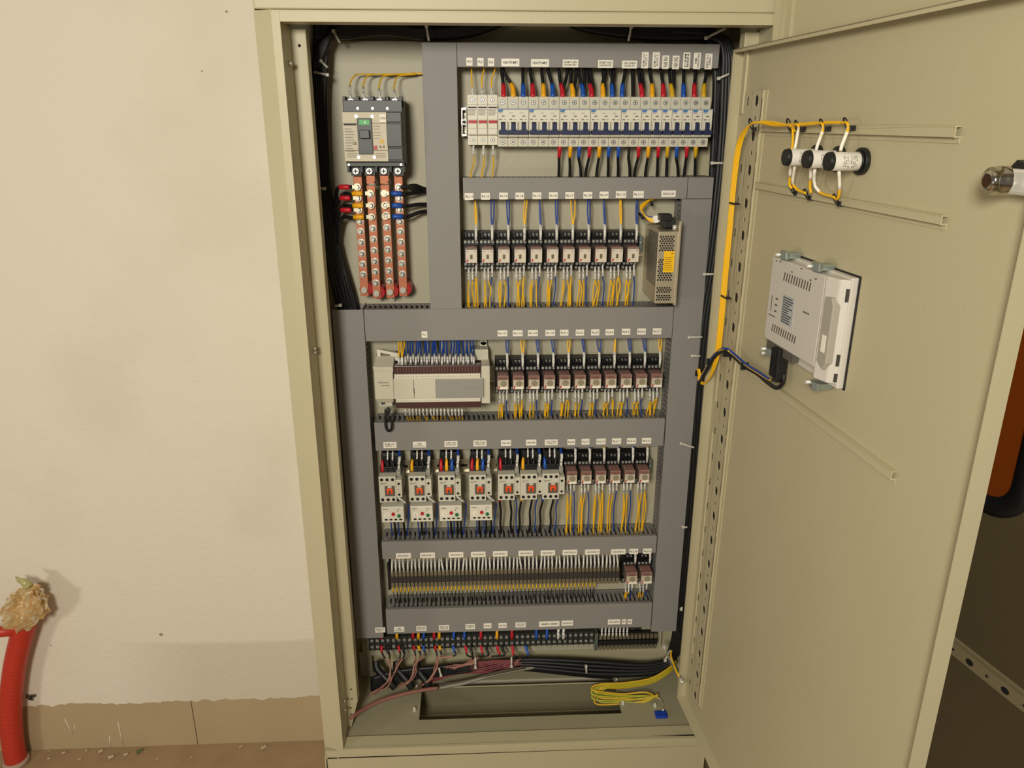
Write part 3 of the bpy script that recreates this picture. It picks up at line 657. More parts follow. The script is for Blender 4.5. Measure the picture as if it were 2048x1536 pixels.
# ================================================================== ROW OF MINIATURE BREAKERS
YM = .1446
xm0 = P(996, 245, YM).x; zb_m = P(1200, 293.5, .163).z; zt_m = P(1200, 193.5, .163).z
HM = zt_m-zb_m
zrail = zb_m+HM*.47
din_rail(P(928, 245, .212).x, P(1428, 245, .212).x, zrail, 'steel mounting rail behind the fuses and miniature breakers')
SIDE = [(-.008, .0), (-.057, .0), (-.057, .20), (-.0735, .205), (-.0735, .76), (-.057, .765), (-.057, 1.0), (-.008, 1.0)]
def breaker(n, label, group, small=False):
    r = root('miniature_circuit_breaker', label, 'circuit breaker', (0, YP, 0), group)
    wd = .018*n
    m = MB()
    for i in range(n):
        m.prism([(y, z*HM) for y, z in SIDE], 'x', i*.018+.0002, (i+1)*.018-.0002)
    part(m, 'housing', CREAM, r, bev=.0006)
    m = MB().box(.0008, -.0745, HM*.50, wd-.0008, -.0735, HM*.74)
    part(m, 'front_cover', OFFW, r, bev=.0003)
    m = MB().prism([(.0008, HM*.690), (.0075, HM*.690), (.0095, HM*.742), (.0008, HM*.742)], 'y', -.0749, -.0745)
    m.box(.0005, -.0747, HM*.742, wd, -.0735, HM*.75)
    part(m, 'maker_mark', BLUELOGO, r)
    m = MB()
    for i in range(n):
        x = i*.018+.009
        m.box(x-.0025, -.0748, HM*.605, x+.0025, -.0745, HM*.622)
        m.box(x-.0070, -.0748, HM*.67, x-.001, -.0745, HM*.678, 1)
        m.box(x-.0070, -.0748, HM*.535, x-.002, -.0745, HM*.56, 1).box(x+.001, -.0748, HM*.54, x+.005, -.0745, HM*.552, 1)
    part(m, 'rating_print', [INK, INKG], r)
    m = MB()
    for i in range(n):
        x = i*.018
        m.box(x+.0018, -.0735, HM*.35, x+.005, -.0775, HM*.495).box(x+.013, -.0735, HM*.35, x+.0162, -.0775, HM*.495)
        m.box(x+.005, -.0737, HM*.35, x+.013, -.0733, HM*.495, 1)
    part(m, 'toggle_guard', [OFFW, DARKH], r, bev=.0004)
    m = MB()
    for i in range(n): m.box(i*.018+.0055, -.080, HM*.30, i*.018+.0125, -.0738, HM*.47)
    m.box(.0012, -.0835, HM*.255, wd-.0012, -.0738, HM*.335)
    part(m, 'toggle', NAVY, r, bev=.0006)
    for i in range(n):
        screw(r, i*.018+.009, -.0574, HM*.885, .0033); screw(r, i*.018+.009, -.0574, HM*.095, .0033)
    return r
names = ['three pole miniature breaker below the HEATPUMP1 sticker', 'three pole miniature breaker below the HEATPUMP2 sticker', 'three pole miniature breaker below the BOM TUAN HOAN HP1 sticker', 'three pole miniature breaker below the BOM TUAN HOAN HP2 sticker']
proto3 = breaker(3, 'cream '+names[0], 'three pole miniature breakers'); proto3.location = (xm0, YP, zb_m)
for k in range(1, 4):
    c = copytree(proto3); c.location = (xm0+.054*k, YP, zb_m); c['label'] = 'cream '+names[k]
c = breaker(2, 'cream two pole miniature breaker below the VAN CHINH DONG HT sticker', None); c.location = (xm0+.216, YP, zb_m)
proto1 = breaker(1, 'x', 'single pole miniature breakers')
for k in range(7):
    c = proto1 if k == 0 else copytree(proto1); c.location = (xm0+.252+.018*k, YP, zb_m)
    c['label'] = 'narrow single pole miniature breaker, %s' % ('directly right of the two pole breaker', 'second from the left of its kind', 'third from the left of its kind', 'middle one of its seven', 'third from the right end', 'second from the right end', 'at the right end of the row')[k]
# fuse holders
def fuse(label):
    r = root('fuse_holder', label, 'fuse holder', (0, YP, 0), 'white fuse holders'); H = HM*1.0
    part(MB().prism([(y, z*H) for y, z in [(-.008, 0), (-.056, 0), (-.056, .20), (-.066, .205), (-.066, .80), (-.056, .805), (-.056, 1), (-.008, 1)]], 'x', .0003, .0177), 'housing', OFFW, r, bev=.0006)
    part(MB().box(.0015, -.0685, H*.22, .0165, -.0655, H*.33).box(.0015, -.0700, H*.33, .0165, -.0655, H*.52), 'drawer_lever', OFFW, r, bev=.0007)
    part(MB().box(.0018, -.0708, H*.435, .0162, -.0698, H*.495), 'indicator_window', mat('red_lens', (176, 20, 22), .25), r, bev=.0003)
    m = MB().box(.0015, -.0664, H*.735, .0165, -.0660, H*.76)
    for i in range(5): m.box(.0015, -.0664, H*(.70-i*.026), .0155-random.uniform(0, .003), -.0660, H*(.71-i*.026), 1)
    part(m, 'rating_print', [INK, INKG], r)
    screw(r, .009, -.0564, H*.90, .0030); screw(r, .009, -.0564, H*.10, .0030); return r
xf0 = P(935, 245, .155).x
fz = P(960, 290, .163).z
pf = fuse('white fuse holder with red window below the FU1 sticker')
for k in range(3):
    c = pf if k == 0 else copytree(pf); c.location = (xf0+(xm0-xf0)/3*k-.0002, YP, fz); c['label'] = 'white fuse holder with red window, %s of the three from the left' % nth(k+1)
# end clamp
xe_ = P(928.5, 245, .19).x; ze_ = P(928, 244, .19).z
m = MB().box(xe_-.0045, .185, ze_-.024, xe_-.0025, .213, ze_+.024).box(xe_+.0025, .185, ze_-.024, xe_+.0045, .213, ze_+.024).box(xe_-.0045, .185, ze_+.020, xe_+.0045, .20, ze_+.024).box(xe_-.0045, .185, ze_-.024, xe_+.0045, .20, ze_-.020).box(xe_-.006, .186, ze_-.005, xe_+.0045, .213, ze_+.005)
ec = single(m, 'rail_end_clamp', BRIGHT, 'shiny slotted end clamp left of the fuse holders', 'rail clamp', bev=.0006)
part(MB().cyl((xe_, .1835, ze_), (xe_, .186, ze_), .003, n=10), 'clamp_screw', INK, ec, True)
# wires into the fuses
for i, (xb, xt, xb2, xe2) in enumerate(((945, 943, 947, 941.5), (965, 968, 967, 963.5), (984.5, 990, 986, 984.5))):
    wire(W3([(xb, 197, .168), (xb-.3, 182, .172), (xb-1.5, 160, .178), (xt, 138, .185), (xt+1, 122, .19)]), WYEL, .0013, 'yellow wire entering the %s fuse holder from above' % nth(i+1), 'yellow fuse wires', name='control_wire', bits=((0, .28, SLV, .0020, .0020, 'marker_sleeve'),))
    wire(W3([(xb2, 291, .168), (xb2, 306, .172), (xb2+1, 325, .180), (xe2+1, 343, .188), (xe2, 352, .19), (xe2, 362, .19)]), WYEL, .0013, 'yellow wire leaving the %s fuse holder at the bottom' % nth(i+1), 'yellow fuse wires', name='control_wire', bits=((0, .28, SLV, .0020, .0020, 'marker_sleeve'),))
# boots and black wires of the breakers
topc = 'RYBRYBRYBRYBBKRYRMBRM'; tops = [1007.3,1026.5,1046.5,1065.5,1087,1105.5,1125,1146,1166.5,1183.5,1206.5,1225,1244.5,1266,1284,1304.5,1326.5,1344.5,1367,1388.5,1407.5]
tope = [(1003,), (1005,), (1045.5,), (1060,), (1083,), (1096,), (1117, 1136), (1141, 1154), (1156, 1168), (1172, 1180), (1211, 1206), (1228, 1221), (1251,), (1265,), (1276, 1284), (1299,), (1322,), (1338, 1348), (1367,), (1391,), (1414,)]
for i, c in enumerate(topc):
    for j, te in enumerate(tope[i]):
        x = tops[i]; lean = 0 if len(tope[i]) == 1 else (-2.2 if j == 0 else 2.2)
        bits = ((0, .42, CN[c], .0048, .0038, 'boot'),) if c != 'K' and j == 0 else ()
        wire(W3([(x, 196, .166), (x+lean*.3, 180, .172), (x+(te-x)*.25+lean, 166, .177), (x+(te-x)*.8, 148, .184), (te, 130, .19)]), BLK, .0030 if c != 'K' else .0034,
             'black wire%s above the %s breaker pole%s' % (' with %s boot' % CW[c] if c != 'K' else '', nth(i+1), '' if len(tope[i]) == 1 else ', %s of two' % ('left', 'right')[j]), 'black wires above the miniature breakers', name='power_wire', bits=bits, n=8)
botc = 'RYBRYBBKRYRMBRM'; bots = [1119.6,1141,1158.8,1179.5,1199,1218,1237.5,1258.5,1277.6,1297,1317,1335.5,1354,1374,1392]; bote = [1117.5,1139.5,1161.5,1171,1193,1216,1236,1259.5,1268.5,1290.5,1314,1332.5,1356,1368,1389.5]
for i, c in enumerate(botc):
    x, e = bots[i], bote[i]
    wire(W3([(x, 291, .167), (x-.5, 303, .170), (x-1.5, 316, .176), (x+(e-x)*.7, 334, .184), (e, 350, .19), (e, 362, .19)]), BLK, .0026, ('black wire with %s boot' % CW[c] if c != 'K' else 'plain black wire')+' below the %s breaker pole from the left' % nth(i+7), 'black wires below the miniature breakers', name='power_wire',
         bits=((0, .33, CN[c], .0042, .0030, 'boot'),) if c != 'K' else (), n=8)
# ================================================================== RELAYS
def relay(wd, H, cream):
    r = root('plug_in_relay', 'x', 'relay', (0, YP, 0))
    m = MB()
    m.box(.0006, -.030, .012, wd-.0006, -.008, H-.022)
    m.prism([(-.008, H-.024), (-.040, H-.024), (-.040, H-.0135), (-.030, H-.0115), (-.030, H-.001), (-.008, H)], 'x', .0006, wd-.0006)
    m.prism([(-.008, .0), (-.030, .0), (-.030, .0085), (-.038, .0095), (-.038, .0175), (-.008, .0175)], 'x', .0006, wd-.0006)
    for i in range(5):
        xx = .0012+i*(wd-.0024)/4
        m.box(xx-.0005, -.0415, H-.023, xx+.0005, -.028, H-.002)
    part(m, 'socket', BLACKP, r, bev=.0004)
    rb = part(MB().box(.0042, -.066, .0200, wd-.0030, -.030, .0485), 'relay_case', SMOKE if not cream else mat('milky_relay_case', (150, 128, 118), .2, trans=.2), r, bev=.0012)
    xa, xb = .0050, wd-.0038
    cardm = mat('relay_card', (214, 204, 186), .5) if cream else mat('relay_card_grey', (196, 184, 164), .45)
    part(MB().box(xa, -.0667, .0210, xb, -.0660, .0450 if cream else .0400), 'front_card', cardm, rb)
    xc = (xa+xb)/2
    if cream:
        part(MB().box(xc-.0022, -.0676, .0280, xc+.0022, -.0667, .0360), 'coil_window', mat('bronze_window', (112, 98, 70), .3), rb, bev=.0006)
        m = MB().box(xa+.002, -.0672, .0415, xa+.0045, -.0667, .0425).box(xb-.0045, -.0672, .0415, xb-.002, -.0667, .0425)
    else:
        part(MB().cyl((xc+.001, -.0676, .0330), (xc+.001, -.0667, .0330), .0062, n=18), 'coil_window', mat('olive_coil_disc', (146, 136, 112), .35), rb)
        m = MB().box(xc-.0065, -.0664, .0420, xc+.0065, -.0660, .0430)
        for k in range(6): m.box(xa+.0004+k*.0030, -.0664, .0435+.0006*(k % 2), xa+.0022+k*.0030, -.0660, .0462, 1)
    part(m, 'card_print', [INK, mat('reddish_contact', (150, 70, 66), .4)], rb)
    if not cream: part(MB().box(xa+.0035, -.0672, .0216, xb-.0005, -.0667, .0262), 'card_band', STICK, rb)
    part(MB().box(xa+.0015, -.0682, .0225, xa+.0037, -.0667, .0275).map(lambda v: (v.x+(v.z-.025)*.35, v.y, v.z)), 'red_lever', REDK, rb, bev=.0003)
    part(MB().box(xa+.0012, -.0660, .0484, xb-.0012, -.0320, .0492), 'case_top_print', mat('reddish_brown_film', (146, 104, 96), .35), rb)
    xs = [.0042+i*(wd-.0084)/3 for i in range(4)]
    for i in range(2): screw(r, xs[i+1]-.0005, -.0302, H-.0062, .0023, False)
    for i in range(4): screw(r, xs[i], -.0402, H-.0180, .0023, False)
    for i in range(4): screw(r, xs[i], -.0382, .0135, .0021, False); screw(r, xs[i], -.0302, .0045, .0021, False)
    return r
def relay_row(x0, pitch, n, zb, H, cream, labs, up, low, upY, endY, grp, pxs=None):
    proto = relay(pitch-.0006, H, cream)
    for k in range(n):
        c = proto if k == 0 else copytree(proto); c.location = (x0+k*pitch, YP, zb)
        rn = {'relays of the upper row': 'upper relay row', 'relays of the middle row': 'middle relay row', 'relays right of the contactors': 'contactor row', 'relays at the end of the terminal row': 'relay pair'}[grp]
        me_ = '%s relay of the %s' % (nth(k+1), rn)
        c['label'] = ('black based relay with cream front' if cream else 'black based relay in smoky clear case')+', %s of the %s' % (nth(k+1), rn)
        c['group'] = grp
        c3 = (x0+k*pitch+.0042+(pitch-.0090)*1.0, )
        # upper wire(s)
        xw = x0+k*pitch+pitch-.0055; zs = zb+H-.0175
        mt = WBLU if up[k] == 'B' else WYEL; nmw = 'blue' if up[k] == 'B' else 'yellow'
        for j in range(2):
            s_ = (-1, 1)[j]; sway = random.uniform(.0008, .0032)
            drift = random.uniform(-.003, .005) if up[k] == 'Y' else random.uniform(-.003, .002)
            ctrl = [Vector((xw, YP-.043, zs)), Vector((xw+s_*.0005, YP-.044, zs+.014)), Vector((xw+s_*.0007, YP-.040, zs+.030)), Vector((xw+s_*sway+drift*.4, YP-.036, zs+.5*(upY-zs)+.012)), Vector((xw+s_*sway*.8+drift, YP-.032, upY-.006)), Vector((xw+drift, YP-.030, upY+.012))]
            wire(ctrl, mt, .0014, '%s %s wire above the %s' % (('left', 'right')[j], nmw, me_), 'paired wires above the relay sockets', name='control_wire',
                 bits=((0, .031/max(.03, (upY+.012-zs)), SLV, .0021, .0021, 'marker_sleeve'),) if j == 0 else ((0, .029/max(.03, (upY+.012-zs)), SLV, .0019, .0019, 'marker_sleeve'),))
        seq = 0
        for j, cc in enumerate(('Y', 'Y', low[k])):
            xx = x0+k*pitch+(.0098, .0168, .0240)[j]; zz = zb+(.006, .006, .0145)[j]; T = zz-(endY-.010)
            fr_ = (.024 if j < 2 else .026)/T
            for q in range(2 if (cc == 'Y' and (j != 1)) else 1):
                seq += 1; dx = random.uniform(-.0035, .0035); bow = random.uniform(-.003, .003)+(q*.0022)
                ctrl = [Vector((xx, YP-.034, zz)), Vector((xx, YP-.040, zz-.012)), Vector((xx+dx*.1, YP-.040, zz-.026)), Vector((xx+dx*.5+bow, YP-.037, zz*.5+endY*.5-.004)), Vector((xx+dx, YP-.033, endY+.004)), Vector((xx+dx, YP-.030, endY-.010))]
                wire(ctrl, WYEL if cc == 'Y' else WBLU, .0013, '%s wire, %s in the fan below the %s' % ('yellow' if cc == 'Y' else 'blue', nth(seq), me_), 'wires below the relay sockets', name='control_wire',
                     bits=((0, fr_, SLV, .0019, .0019, 'marker_sleeve'),) if q == 0 else ())
RLH = .0738
rb0 = P(926.4, 500, .19).x; rb1 = P(1274.5, 500, .19).x
din_rail(rb0+.001, P(1286, 500, .212).x, 1.198, 'steel mounting rail behind the upper row of eleven relays')
relay_row(rb0, (rb1-rb0)/11, 11, 1.1639, RLH, True, ['RL1:%d' % (k+1) for k in range(11)], 'YBBYBBYBBYB', 'YBBYBBYBBYB', 1.299, 1.0965, 'relays of the upper row')
rc0 = P(989.4, 745, .185).x; rc1 = P(1322, 745, .185).x
din_rail(-.2, rc1+.004, .949, 'steel mounting rail behind the controller and the middle row of relays')
relay_row(rc0, (rc1-rc0)/11, 11, .9148, RLH, False, ['RL1:12', 'RL1:13', 'RL1:14', 'RL1:15']+['RL2:%d' % (k+1) for k in range(7)], 'BYBBYBBYBBY', 'BYBBYBBYBBY', 1.0345, .8669, 'relays of the middle row')
rd0 = P(1126, 930, .185).x; rd1 = P(1297, 930, .185).x
zd = P(1200, 906, .188).z-RLH
din_rail(-.2, rd1+.006, zd+.037, 'steel mounting rail behind the contactors and six relays')
relay_row(rd0, (rd1-rd0)/6, 6, zd, RLH, False, ['RL2:%d' % (k+8) for k in range(6)], 'BBYBBY', 'BBYBBY', .8066, .5984, 'relays right of the contactors')
re0 = P(1243, 1140, .188).x; re1 = P(1301, 1140, .188).x
ze = P(1270, 1108, .188).z-RLH
din_rail(-.195, re1+.004, ze+.036, 'steel mounting rail behind the terminal row')
relay_row(re0, (re1-re0)/2, 2, ze, RLH, False, ['RL2:14', 'RL2:15'], 'BB', 'BB', .5574, .4315, 'relays at the end of the terminal row')
for px, py, t in ((1281, 486, 'upper'), (1300, 932, 'lower')):
    c = P(px, py, .19); single(MB().box(c.x-.003, .186, c.z-.014, c.x+.003, .212, c.z+.014).cyl((c.x, .184, c.z), (c.x, .187, c.z), .0028, n=10), 'rail_end_clamp', mat('bluish_zinc', (150, 165, 165), .3, .9), 'zinc end clamp right of the %s relay row' % t, 'rail clamp', bev=.0006)

# ================================================================== POWER SUPPLY
YS = .108
sx0 = P(1313.5, 530, YS).x; sx1 = P(1354, 530, YS).x; sz1 = P(1335, 463, YS).z; sz0 = P(1330, 607, YS).z
ps = root('power_supply', 'narrow perforated metal power supply with a yellow sticker', 'power supply', ((sx0+sx1)/2, YP, sz0))
def honey(x0, x1, z0, z1, y, r, m, n=6):
    z = z0+r; row = 0
    while z < z1-r*.5:
        x = x0+r+(r*1.25 if row % 2 else 0)
        while x < x1-r*.6: m.cyl((x, y-.0002, z), (x, y+.0004, z), r, n=n, smooth=False); x += r*2.5
        z += r*2.15; row += 1
PSM = mat('brushed_zinc_casing', (206, 196, 172), .38, .75, bump=.1)
part(MB().box(sx0, YS, sz0, sx1, YP, sz1), 'casing', PSM, ps, True, .001)
m = MB(); hh = sz1-sz0
honey(sx0+.002, sx1-.007, sz0+hh*.04, sz0+hh*.12, YS, .0018, m); honey(sx0+.002, sx1-.007, sz0+hh*.15, sz0+hh*.25, YS, .0018, m); honey(sx0+.002, sx1-.006, sz0+hh*.32, sz0+hh*.64, YS, .0019, m); honey(sx0+.002, sx1-.006, sz0+hh*.73, sz0+hh*.95, YS, .0019, m)
part(m, 'vent_hole', DARKH, ps, True)
m = MB()
y = YS+.006
while y < YP-.03:
    z = sz0+hh*.25
    while z < sz1-.006: m.cyl((sx0-.0003, y, z), (sx0+.0004, y, z), .0016, n=6, smooth=False); z += .0048
    y += .0052
part(m, 'side_vent_hole', mat('grey_hole', (70, 68, 60), .8), ps, True)
part(MB().box(sx0+.012, YS-.0006, sz0+hh*.44, sx0+.0315, YS, sz0+hh*.735), 'warning_sticker', YELST, ps, True)
m = MB()
for i in range(7): m.box(sx0+.0135, YS-.0008, sz0+hh*(.475+i*.028), sx0+.029-random.uniform(0, .005), YS-.0006, sz0+hh*(.481+i*.028))
m.prism([(sx0+.024, sz0+hh*.68), (sx0+.029, sz0+hh*.70), (sx0+.0265, sz0+hh*.705), (sx0+.029, sz0+hh*.715), (sx0+.0245, sz0+hh*.695), (sx0+.0265, sz0+hh*.692)], 'y', YS-.0008, YS-.0006)
part(m, 'sticker_print', mat('dark_amber_ink', (120, 84, 10), .6), ps, True)
part(MB().box(sx1-.0015, YS-.003, sz0-.003, sx1+.003, YP-.01, sz1+.018), 'side_bracket', PSM, ps, True, .0006)
part(MB().box(sx0+.016, .135, sz1+.003, sx1-.002, .185, sz1+.020).box(sx0+.006, .128, sz1+.016, sx1-.01, .150, sz1+.028), 'terminal_cover', BLACKP, ps, True, .001)
part(MB().cyl((sx1-.006, .120, sz1+.001), (sx1-.006, .120, sz1+.010), .004, n=8), 'terminal_screw', BRIGHT, ps, True)
for i in range(6):
    o = i*2.2; blue = i in (0,)
    wire(W3([(1331+o*.3, 436-o*.8, .150), (1316, 433+o*.9, .155), (1298, 434+o*.6, .160), (1284.5-o*.3, 425-o, .165), (1290+o, 410-o, .172), (1306+o, 396, .18), (1322+o, 384, .19)]), WBLU if blue else WYEL, .0015,
         '%s wire of the bundle curling into the power supply, %s from the front' % ('blue' if blue else 'yellow', nth(i+1)), 'wires into the power supply', name='control_wire', bits=((0, .22, STICK, .0024, .0024, 'marker_sleeve'),))
single(MB().tube(W3([(1278, 427, .164), (1283, 432, .158), (1287, 438, .158)]), .0026, 8), 'cable_tie', BLACKP, 'black tie low on the yellow bundle left of the power supply', 'cable tie')
single(MB().tube(W3([(1298, 399, .176), (1302, 405, .172), (1305, 411, .172)]), .0026, 8), 'cable_tie', BLACKP, 'black tie high on the yellow bundle left of the power supply', 'cable tie')

# ================================================================== PROGRAMMABLE CONTROLLER
YC = .135
def X(px, py, Y=YC): return P(px, py, Y).x
def Zp(px, py, Y=YC): return P(px, py, Y).z
pc = root('programmable_controller', 'wide cream programmable controller on the rail at the left', 'controller', (X(860, 775), YP, Zp(860, 820)))
lx0, lx1 = X(748.5, 765), X(786.5, 765); pz1, pz0 = Zp(760, 735), Zp(760, 799)
m = MB(); m.box(lx0, YC, pz0, lx1, YP-.008, pz1)
m.prism([(YC, pz1), (YC+.035, pz1+.012), (YP-.01, pz1+.012), (YP-.01, pz1-.01), (YC, pz1-.01)], 'x', lx0, lx1+.001)
m.prism([(YC+.002, pz0+.004), (YC+.010, pz0-.010), (YP-.01, pz0-.010), (YP-.01, pz0+.01), (YC+.002, pz0+.01)], 'x', lx0+.001, lx1-.002)
part(m, 'power_module', PLCW, pc, True, .0012)
text('XPansion', .020, .0035, (lx0+.017, YC-.0006, pz1-.030), pc, INKG)
text('DVP-40ES', .016, .0026, (lx0+.021, YC-.0006, pz1-.0365), pc, INKG)
part(MB().box(lx0+.005, YC+.020, pz0-.022, lx0+.030, YP-.01, pz0-.008).box(lx0+.008, YC+.019, pz0-.018, lx0+.016, YC+.021, pz0-.011, 1), 'port_block', [PLCW, DGREY], pc, True, .0006)
# bracket behind upper left
bz = Zp(762, 714, .173); bx0 = X(754, 705, .173)
m = MB().prism([(bx0, bz-.006), (bx0+.007, bz-.006), (bx0+.007, bz+.009), (bx0+.026, bz+.0055), (bx0+.026, bz-.006), (bx0+.044, bz-.008), (bx0+.044, bz+.007), (bx0, bz+.0165)], 'y', .170, .176)
part(m, 'wall_bracket', OFFW, pc, True, .0006)
# body
mx0, mx1 = lx1+.0005, X(963, 780); 
zA, zB_ = Zp(860, 757), Zp(860, 797)
part(MB().box(mx0, YC+.006, pz0-.012, mx1+.001, YP-.008, zA+.016), 'base_body', mat('plc_dark_base', (92, 84, 74), .5), pc, True, .001)
part(MB().box(mx0, YC-.002, zB_, mx1, YC+.010, zA), 'front_panel', PLCW, pc, True, .001)
part(MB().box(mx0+.002, YC, zA, mx1-.002, YC+.008, zA+.0085), 'number_strip', OFFW, pc, True, .0006)
part(MB().box(mx0+.003, YC, zB_-.0075, mx1-.002, YC+.008, zB_), 'number_strip', OFFW, pc, True, .0006)
m = MB(); m3 = MB()
for i in range(34):
    xx = mx0+.006+i*(mx1-mx0-.012)/33
    m.box(xx-.0006, YC-.0002, zA+.003, xx+.0006, YC, zA+.0045+random.uniform(0, .001)); m3.box(xx-.0006, YC-.0002, zB_-.005, xx+.0006, YC, zB_-.0035)
part(m, 'strip_print', INKG, pc, True); part(m3, 'strip_print', INKG, pc, True)
gx = X(871, 775); gx1 = X(967, 775)
part(MB().box(gx, YC-.0032, zB_+.001, gx1, YC-.001, zA-.001), 'indicator_plate', mat('grey_indicator_film', (150, 148, 140), .5), pc, True, .0004)
m = MB()
for i in range(8):
    for k in range(2): m.box(gx+.022+i*.0035, YC-.0035, zA-.010-k*.018, gx+.0235+i*.0035, YC-.0032, zA-.009-k*.018)
for i in range(4): m.box(gx+.060+i*.008, YC-.0035, (zA+zB_)/2-.001, gx+.0625+i*.008, YC-.0032, (zA+zB_)/2+.0005)
part(m, 'indicator_print', INKG, pc, True)
part(MB().box(X(828, 775)-.0004, YC-.0023, zB_+.002, X(828, 775)+.0004, YC-.0018, zA-.002).box(X(828, 775)-.0008, YC-.0024, zB_+.012, X(828, 775)+.0008, YC-.0018, zB_+.022), 'panel_joint', DARKH, pc, True)
ex0, ex1 = X(963, 775), X(980, 775)
part(MB().box(ex0, YC+.002, pz0-.012, ex1, YP-.008, pz1-.0005).box(ex0-.020, YC+.045, pz1-.002, ex1-.002, YP-.008, pz1+.020), 'end_cap', PLCW, pc, True, .001)
ez = pz1+.024; exx = ex1-.011
part(MB().box(exx-.007, .206, ez-.012, exx+.007, .210, ez+.004).cyl((exx, .206, ez+.004), (exx, .210, ez+.004), .007, n=18), 'mounting_ear', PLCW, pc, True, .0005)
part(MB().cyl((exx, .2052, ez+.004), (exx, .2062, ez+.004), .0017, n=12), 'ear_screw', DARKH, pc, True)
zT = Zp(860, 741, YC+.012); zU = Zp(860, 810, YC+.012)
part(MB().box(mx0+.001, YC+.004, zA+.0085, mx1-.001, YC+.022, zA+.024), 'terminal_cover', BROWN, pc, True, .001)
part(MB().box(mx0+.002, YC+.004, zB_-.021, mx1-.001, YC+.022, zB_-.0075), 'terminal_cover', BROWN, pc, True, .001)
m = MB()
for i in range(28): m.box(mx0+.008+i*(mx1-mx0-.016)/27-.0008, YC+.0035, zA+.012, mx0+.008+i*(mx1-mx0-.016)/27+.0008, YC+.004, zA+.022)
part(m, 'cover_rib', mat('brown_rib', (112, 84, 78), .4), pc, True)
# wires above
for i in range(3):
    x = (797.5, 803, 804.5)[i]
    wire(W3([(x, 733, .150), (x, 722, .150), (x+.5, 708, .16), (x+(0, -.5, 4)[i], 692, .178), (x+(0, 0, 3)[i], 675, .19)]), WYEL, .0016, 'yellow wire above the controller, %s from the left' % nth(i+1), 'yellow wires above the controller', name='control_wire', bits=((0, .30, SLV, .0021, .0021, 'marker_sleeve'),))
for i in range(27):
    x = 811+i*5.25+random.uniform(-1, 1); hi = i % 2; dx = random.uniform(-3, 3)
    Yb = .150 if not hi else .160
    wire(W3([(x, 733-hi*8, Yb), (x, 720-hi*8, Yb), (x+dx*.4, 706, .168), (x+dx, 692, .18), (x+dx, 674, .19)]), WBLU, .0016, 'blue wire in the dense row above the controller, %s from the left' % nth(i+1), 'blue wires above the controller', name='control_wire', bits=((0, .34, SLV, .0022, .0022, 'marker_sleeve'),))
for i in range(17):
    x = 811+i*7.1+random.uniform(-.8, .8); dx = random.uniform(0, 9); 
    wire(W3([(x, 818, .152), (x+.5, 826, .157), (x+dx*.4, 834, .168), (x+dx, 841, .18), (x+dx, 852, .19)]), WYEL, .0013, 'short yellow wire below the controller, %s from the left' % nth(i+1), 'yellow wires below the controller', name='control_wire', bits=((0, .36, SLV, .0019, .0019, 'marker_sleeve'),))
wire(W3([(777, 815, .150), (774, 828, .150), (771, 845, .150), (773, 858, .150), (778, 862, .148), (783, 857, .146), (783, 846, .146), (778, 840, .148), (773, 842, .152), (772, 838, .165)]), BLK, .0024, 'black cable curling in a small loop below the controller', None, name='looped_cable', cat='cable')
single(MB().prism([(X(769, 820, .15), Zp(769, 818, .15)), (X(783, 820, .15), Zp(783, 818, .15)), (X(776, 836, .15), Zp(776, 834, .15)), (X(770, 836, .15), Zp(770, 834, .15))], 'y', .146, .153), 'cable_plug', BLACKP, 'tapered black plug under the controller power module', 'plug', bev=.0008)

# ================================================================== CONTACTORS & OVERLOAD RELAYS
YK = .140
def contactor():
    r = root('contactor', 'x', 'contactor', (0, YP, 0), 'cream contactors'); W_, H_ = .0455, .0575
    m = MB(); m.box(0, -.080, 0, .034, -.010, H_).box(.034, -.078, .010, W_, -.010, H_-.0085)
    part(m, 'housing', CREAM, r, bev=.0008)
    part(MB().box(.001, -.060, H_-.001, .0345, -.010, H_+.012), 'terminal_deck', BLACKP, r, bev=.0006)
    part(MB().box(.001, -.060, -.006, .034, -.010, .001), 'terminal_deck', BLACKP, r, bev=.0006)
    part(MB().box(.003, -.046, H_+.010, .0425, -.010, H_+.036).box(.006, -.050, H_+.016, .0150, -.046, H_+.034).box(.030, -.050, H_+.016, .0400, -.046, H_+.034), 'rear_block', BLACKP, r, bev=.0006)
    part(MB().box(.0345, -.066, H_-.006, .043, -.020, H_+.007), 'coil_terminal', GREYP, r, bev=.0006)
    screw(r, .039, -.0665, H_+.001, .0022, False)
    for i in range(3):
        for z in (H_-.0065, .0065):
            part(MB().cyl((.006+i*.011, -.0806, z), (.006+i*.011, -.0798, z), .0033, n=16), 'screw_hole', DARKH, r)
    for z in (H_-.017, .0165):
        part(MB().cyl((.0395, -.0786, z), (.0395, -.0778, z), .0026, n=14), 'screw_hole', DARKH, r)
    part(MB().box(.0115, -.0812, .0145, .0315, -.0800, .0375).box(.0175, -.0825, .0335, .0255, -.0800, .0375, 1), 'window_frame', [mat('taupe_window_frame', (96, 88, 78), .5), CREAM], r, bev=.0004)
    part(MB().box(.0155, -.0840, .0205, .0195, -.0812, .0315).box(.0235, -.0840, .0205, .0275, -.0812, .0315).box(.0155, -.0835, .0275, .0275, -.0812, .0325), 'armature', ORG, r, bev=.0006)
    m = MB().box(.003, -.0803, .0420, .016, -.0800, .0432).box(.003, -.0803, .0398, .009, -.0800, .0404)
    for k in range(3): m.box(.0385, -.0783, .022+k*.006, .0400, -.0780, .0232+k*.006)
    part(m, 'face_print', INKG, r)
    return r
